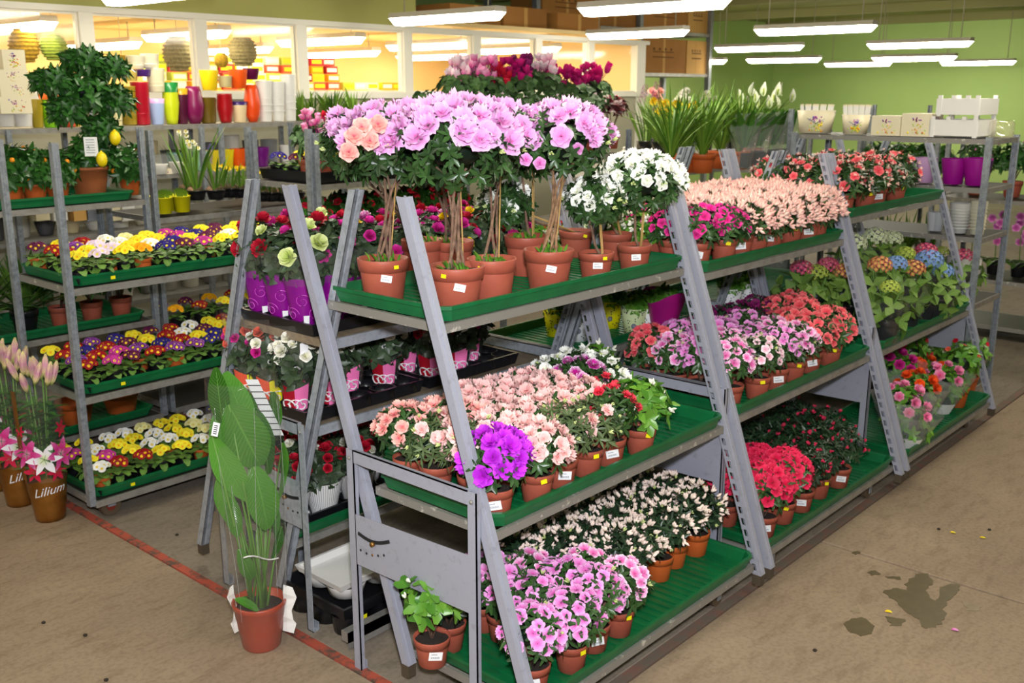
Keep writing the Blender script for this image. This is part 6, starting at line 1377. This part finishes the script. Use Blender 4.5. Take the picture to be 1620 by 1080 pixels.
# begonias, hydrangeas and shrubs on the farthest rack
def hydr(px, py, y, var, desc, shelf, zf, s=.15, nh=1, col='pot_black', wrap=True):
    c = at(px, py, y=y); SEED[0] += 1; rnd = random.Random(SEED[0]); r = root('hydrangea', loc=(c.x, c.y, zf)); hc = c.z-zf
    p = link('pot', pot_mesh(col), T(s=(.14, .14, .12)), r); link('soil', SOILM['soil'], T(), p); link('stems', stem_mesh('stem_green', 1), T(0, 0, .1, (.07, .07, hc-.12)), r)
    link('foliage', foliage('hyd', .12, .10, rnd.randrange(3), -.9), T(0, 0, hc-.13, 1, rnd.uniform(0, 6)), r)
    for k in range(nh): a = rnd.uniform(0, 6.28); link('flower_head', flower('hyd', var), T(.06*math.cos(a)*(nh > 1), .06*math.sin(a)*(nh > 1), hc-.03*k, s, a), r)
    if wrap: obj('film', sleeve_mesh(.06, .12, hc-.06, 'cellophane', n=14), r)
    later(r, desc, shelf, 'hydrangea', c)
zf = .703
for a in [(1350, 385, 2.42, 'hyd_white', 'white hydrangea', .17), (1385, 375, 2.40, 'hyd_white', 'white hydrangea', .16), (1412, 378, 2.42, 'hyd_white', 'white hydrangea', .14), (1432, 402, 2.25, 'hyd_green', 'pale green hydrangea', .13), (1465, 398, 2.22, 'hyd_pink', 'pink hydrangea', .15), (1490, 398, 2.3, 'hyd_green', 'pale green hydrangea', .10),
          (1392, 420, 2.12, 'hyd_mixed', 'pink and yellow hydrangea', .14), (1418, 418, 2.10, 'hyd_blue', 'blue hydrangea', .13), (1444, 426, 2.05, 'hyd_mixed', 'pink and yellow hydrangea', .15), (1470, 412, 2.05, 'hyd_blue', 'blue hydrangea', .17), (1492, 430, 1.99, 'hyd_blue', 'blue hydrangea', .13), (1525, 405, 2.04, 'hyd_pink', 'pink hydrangea', .13), (1408, 455, 1.99, 'hyd_green', 'pale green hydrangea', .11)]: hydr(a[0], a[1], a[2], a[3], a[4], S3M, zf, a[5])
for a in [(1268, 425, 2.42, 'hyd_pink', 'pink hydrangea'), (1310, 420, 2.40, 'hyd_pink', 'pink hydrangea'), (1292, 432, 2.36, 'hyd_green', 'pale green hydrangea'), (1335, 430, 2.32, 'hyd_mixed', 'pink and yellow hydrangea')]: hydr(a[0], a[1], a[2], a[3], a[4], 'at the back of the second rack', zf, .13, wrap=False)
p = at(1460, 500, z=.72); r = root('ribbon_pot', 'pot wrapped in royal blue ribbon on the hydrangea tray', 'wrapped pot', (p.x, p.y+.06, .703)); mb = MB(); mb.lathe([(0, 0), (.05, 0), (.065, .13), (.05, .13)], 'fl_hyd_blue', n=16)
plain('ribbon_blue', '#2a1c9c', .35); mb = MB()
for k in range(3): mb.lathe([(.05, .01+k*.045), (.068, .025+k*.045), (.052, .045+k*.045)], 'ribbon_blue', n=16)
mb.lathe([(0, .005), (.05, .005)], 'ribbon_blue', n=16); obj('ribbon', mb, r); link('pot', pot_mesh('pot_black'), T(s=(.1, .1, .12)), r)
SBG = S3B
def begonia(px, py, y, var, desc, wrap=True, n=9, fs=.065, kind='many'):
    c = at(px, py, y=y); SEED[0] += 1; rnd = random.Random(SEED[0]); zf = .152; r = root('wrapped_plant', loc=(c.x, c.y, zf)); hc = max(.18, c.z-zf)
    p = link('pot', pot_mesh('pot_black' if wrap else 'pot_orange'), T(s=(.14, .14, .12)), r); link('soil', SOILM['soil'], T(), p); link('foliage', foliage('fresh' if wrap else 'kal', .11, .10, rnd.randrange(3), -.9), T(0, 0, hc-.04), r, kind='stuff')
    for i, d in enumerate(dome_dirs(n, rnd, .0)): link('blossom', flower(kind, var), orient(V((d.x*.11, d.y*.11, hc+d.z*.08)), (d+V((-.4, -.5, .3))).normalized(), fs*rnd.uniform(.8, 1.1), i), r)
    if wrap:
        obj('film', sleeve_mesh(.05, .17, hc+.02, 'cello_haze', n=16, wob=.07), r); mb = MB(); a = cam_ang(c); patch(mb, .05, .17, hc+.02, a-.9, a+.9, .0, .07, 'plastic_white', .003); obj('printed_foot', mb, r)
    later(r, desc, SBG, 'potted plant', c)
for a in [(1428, 632, 1.86, 'beg_pink', 'wrapped pink begonia'), (1452, 612, 1.90, 'beg_orange', 'wrapped orange begonia'), (1495, 598, 1.90, 'beg_pink', 'wrapped pink begonia'), (1440, 655, 1.82, 'beg_pink', 'wrapped pink begonia'), (1470, 590, 2.02, 'beg_orange', 'wrapped orange begonia'), (1420, 580, 2.1, 'rose_magenta', 'wrapped magenta begonia')]: begonia(*a)
begonia(1470, 560, 2.2, 'cyc_red', 'leafy red-flowered shrub', False, 7, .05, 'azalea'); begonia(1520, 565, 1.88, 'rose_coral', 'leafy shrub in orange pot', False, 4, .035, 'azalea'); begonia(1500, 545, 2.15, 'hyd_green', 'leafy yellow-green shrub', False, 5, .03); begonia(1535, 550, 1.92, 'cyc_red', 'leafy red-flowered shrub', False, 4, .04, 'azalea'); begonia(1440, 545, 2.25, 'cyc_red', 'leafy red-flowered shrub', False, 5, .04, 'azalea')

# ------------------------------------------------------------------ background: tall grasses, lilies, cut-flower bunches, orchids
gt = trolley(7.55, 3.75, 1.4, .60, 1.86, (.9, 1.38), 'trolley in the background with long green grasses in orange pots'); S7 = 'on the background grass trolley'
for i, px in enumerate((1062, 1085, 1112, 1140, 1168, 1190)):
    p = at(px, 240, y=4.05+.12*(i % 2)); palm(p.x, p.y, 1.40, 90, .50, 'tall arching green grass', S7, m='leaf_grass', w=.012, pot='pot_orange', potD=.20, potH=.14, up=1.05, nm='tall_grass')
gt2 = trolley(9.1, 3.75, 1.4, .60, 1.86, (.9, 1.40), 'second background trolley with white-sleeved peace lilies')
for i, px in enumerate((1178, 1200, 1222, 1240)):
    p = at(px, 210, y=4.0); r = root('sleeved_peace_lily', loc=(p.x, 4.0, 1.41)); link('pot', pot_mesh('pot_black'), T(s=(.14, .14, .12)), r); obj('film', sleeve_mesh(.06, .15, .42, 'cello_haze', n=14, wob=.06), r)
    mb = MB(); rnd = random.Random(i+5)
    for k in range(14): a = rnd.uniform(0, 6.28); mb.leaf((.03*math.cos(a), .03*math.sin(a), .16), (.35*math.cos(a), .35*math.sin(a), 1), (-math.cos(a), -math.sin(a), .5), .36, .09, 'leaf_peace', curl=.5, seg=4, rv=rnd.random(), shape='lance')
    obj('leaves', mb, r, kind='stuff')
    for k in range(3): a = rnd.uniform(0, 6.28); link('spathe', flower('spathe', 'spathe'), orient((.06*math.cos(a), .06*math.sin(a), .45+.05*k), (.2*math.cos(a), .2*math.sin(a), 1), .11, a), r)
    later(r, 'white-flowered peace lily in hazy film', 'on the second background trolley', 'potted plant', V((p.x, 4.0, 1.8)))
def bunch(px, py, y, z, var, kind, n, fs, desc, leaf='leaf_grass', R=.10):
    c = at(px, py, y=y); r = root('flower_bunch', loc=(c.x, c.y, z)); rnd = random.Random(int(px*7)); hc = c.z-z; mb = MB(); mb.lathe([(0, 0), (.07, 0), (.09, .22), (.08, .22), (0, .02)], 'pot_black', n=16); obj('bucket', mb, r)
    mb = MB()
    for k in range(24): a = rnd.uniform(0, 6.28); mb.leaf((.04*math.cos(a), .04*math.sin(a), .18), (.3*math.cos(a), .3*math.sin(a), 1), (1, 0, .3), hc*rnd.uniform(.5, .85), .02, leaf, curl=.3, seg=3, rv=rnd.random(), shape='lance')
    obj('leaves', mb, r, kind='stuff')
    for k in range(n): a = rnd.uniform(0, 6.28); b = R*math.sqrt(rnd.random()); link('bloom', flower(kind, var), orient((b*math.cos(a), b*math.sin(a), hc+rnd.uniform(-.10, .06)), (-.4, -.4, .6), fs*rnd.uniform(.8, 1.2), a), r)
    later(r, desc, 'behind the partition end post', 'flower bunch', c)
bt = root('display_bench', 'low bench beyond the partition end with cut-flower buckets', 'bench', (0, 0, 0)); mb = MB(); mb.box(7.1, 11.8, 5.2, 7.0, 1.22, 1.26, 'shelf_steel_clean'); obj('bench_top', mb, bt)
for x in (7.15, 11.75):
    for y in (5.25, 6.95): mb = MB(); mb.box(x-.02, x+.02, y-.02, y+.02, 0, 1.22, 'post_zinc'); obj('leg', mb, bt)
for a in [(1022, 165, 6.2, 'orchid', 'hyacinth', 3, .2, 'mauve flower spikes'), (1045, 168, 6.0, 'narcissus', 'trumpet', 16, .09, 'yellow flower bunch'), (1068, 172, 5.9, 'narcissus', 'trumpet', 16, .09, 'yellow flower bunch'), (1090, 172, 5.9, 'narcissus', 'trumpet', 14, .09, 'yellow flower bunch'), (1040, 148, 6.5, 'salmon_pink', 'rose', 6, .09, 'peach rose bunch'), (1078, 150, 6.6, 'rose_white', 'rose', 8, .09, 'cream rose bunch'), (1120, 155, 6.6, 'rose_white', 'rose', 6, .09, 'cream rose bunch'), (1165, 160, 6.4, 'spathe', 'spathe', 3, .16, 'white calla bunch')]:
    bunch(a[0], a[1], a[2], 1.262, a[3], a[4], a[5], a[6], a[7])
# lantern and white fence planter
p = at(988, 215, y=5.3); r = root('lantern', 'cream wooden lantern with a pitched roof behind the white azaleas', 'lantern', (p.x, p.y, 1.262)); mb = MB()
for a in (-.05, .05):
    for b in (-.05, .05): mb.box(a-.008, a+.008, b-.008, b+.008, 0, .17, 'frame_white')
mb.box(-.065, .065, -.065, .065, -.0, .015, 'frame_white'); obj('frame', mb, r); mb = MB(); mb.add([(-.07, -.07, .17), (.07, -.07, .17), (.07, .07, .17), (-.07, .07, .17), (0, 0, .24)], [(0, 1, 4), (1, 2, 4), (2, 3, 4), (3, 0, 4), (3, 2, 1, 0)], 'frame_white'); mb.ball((0, 0, .245), .014, 'frame_white', n=8); obj('roof', mb, r)
p = at(1035, 205, y=5.3); r = root('picket_planter', 'low white picket-fence planter with small plants right of the lantern', 'planter', (p.x, p.y, 1.262)); 
for k in range(11): mb = MB(); mb.box(-.24+k*.045, -.215+k*.045, 0, .01, 0, .10, 'frame_white'); mb.add([(-.24+k*.045, 0, .1), (-.215+k*.045, 0, .1), (-.2275+k*.045, 0, .125), (-.2275+k*.045, .01, .125)], [(0, 1, 2), (1, 0, 3)], 'frame_white'); obj('picket', mb, r)
mb = MB(); mb.box(-.25, .25, .012, .14, 0, .06, 'frame_white'); obj('trough', mb, r); link('foliage', foliage('kal', .10, .05, 1, -.3), T(-.1, .08, .12), r, kind='stuff'); link('foliage', foliage('kal', .10, .05, 2, -.3), T(.12, .08, .12), r, kind='stuff')
# tall storage rack with cardboard boxes
sr = root('storage_rack', 'tall steel storage rack of cardboard boxes beyond the partition', 'storage rack', (0, 0, 0)); BY = 9.3
for x in (10.95, 13.4, 15.45):
    for y in (BY, BY+.9): mb = MB(); mb.box(x-.04, x+.04, y-.04, y+.04, 0, 3.42, 'post_zinc'); obj('post', mb, sr)
for z in (2.27, 2.92): mb = MB(); mb.box(10.9, 15.5, BY-.02, BY+.92, z-.05, z, 'shelf_steel_clean'); obj('beam', mb, sr)
def carton(x0, x1, z0, z1, m, label):
    b = box3('cardboard_box', x0, x1, BY+.02, BY+.6, z0, z1, m, label, 'box'); w = (x1-x0)/2; h = z1-z0; mb = MB(); mb.box(-.03, .03, -.292, -.29, 0, h, 'cardboard_light'); obj('tape', mb, b); mb = MB()
    for k in range(2): mb.box(-w*.5, w*.45, -.293, -.29, h*(.45+.15*k), h*(.48+.15*k), 'cardboard_line')
    for k in range(4): mb.box(-w*.5+k*w*.26, -w*.42+k*w*.26, -.293, -.29, h*.66, h*.73, 'cardboard_line')
    obj('printing', mb, b)
for i, (a, b_, m) in enumerate([(11.1, 12.2, 'cardboard'), (12.25, 13.32, 'cardboard'), (13.5, 14.75, 'cardboard'), (14.8, 15.4, 'cardboard_light')]):
    w_ = ['leftmost', 'second', 'third', 'pale rightmost'][i]; carton(a, b_, 2.272, 2.80, m, w_+' cardboard box on the lower beam of the storage rack'); carton(a, b_, 2.922, 3.36, m, w_+' cardboard box on the upper beam of the storage rack')
for i, (a, b_, t) in enumerate([(7.95, 8.75, 2.90), (8.8, 9.55, 2.92), (9.75, 10.6, 2.90)]):
    b = box3('cardboard_box', a, b_, 7.95, 8.6, 2.682, t, 'cardboard', ['left', 'middle', 'right'][i]+' cardboard box lying on the roof of the glass room', 'box'); mb = MB(); mb.box(-.03, .03, -.327, -.325, 0, t-2.682, 'cardboard_light'); obj('tape', mb, b)
r = root('air_conditioner', 'slim white air conditioner on the green back wall', 'air conditioner', (14.9, 10.86, 2.1)); mb = MB(); mb.box(-.55, .55, -.1, .13, 0, .18, 'plastic_white'); obj('casing', mb, r); mb = MB(); mb.box(-.48, .48, -.105, -.1, .02, .05, 'print_grey'); obj('vent', mb, r)
ft = trolley(8.75, 3.02, .6, .70, 1.60, (.5, 1.15), 'low background trolley of dark leafy plants behind the purple pots')
for i in range(4): shrub('leafy_plant', 'dark green leafy plant', 'on the low background trolley', (9.0, 3.12+i*.17, 1.15+.26), 1.152, 'bud', 'buds_green', 8, .03, R=.13, H=.13, leaf='citrus', potD=.15, potH=.12)
for i in range(4): palm(8.95, 3.12+i*.17, .502, 50, .35, 'low spiky green plant', 'on the low background trolley', m='leaf_grass', w=.014, up=.8)
# orchid trolley at the right edge
ot = trolley(8.7, 1.45, .6, 1.5, 1.86, (.50, 1.15), 'background trolley with mauve orchids at the right edge of the picture'); SO = 'on the orchid trolley'
for i in range(7):
    y = 1.6+i*.19; zf = .505; r = root('orchid', loc=(8.95, y, zf)); rnd = random.Random(i); link('pot', pot_mesh('pot_black'), T(s=(.14, .14, .13)), r); mb = MB()
    for k in range(6): a = k*1.05; mb.leaf((0, 0, .11), (math.cos(a), math.sin(a), .5), (0, 0, 1), .2, .06, 'leaf_palm', curl=.9, seg=4, rv=rnd.random())
    obj('leaves', mb, r); mb = MB(); mb.tube([(0, 0, .1), (.03, .02, .35), (-.05, -.04, .52)], .004, 'stem_green', n=5); obj('flower_stem', mb, r)
    for k in range(8): link('blossom', flower('azalea', 'orchid'), orient((.03-.012*k+rnd.uniform(-.04, .04), rnd.uniform(-.05, .05), .28+.032*k), (-.8, -.3, .2), .07, k), r)
    later(r, 'mauve moth orchid', SO, 'orchid', (8.95, y, zf+.4))
for i in range(5): shrub('leafy_plant', 'large green foliage plant', "on the orchid trolley's upper shelf", (8.98, 1.65+i*.28, 1.15+.3), 1.152, 'bud', 'orchid', 8, .03, R=.16, H=.14, leaf='citrus', potD=.16, potH=.13)
finish_labels()
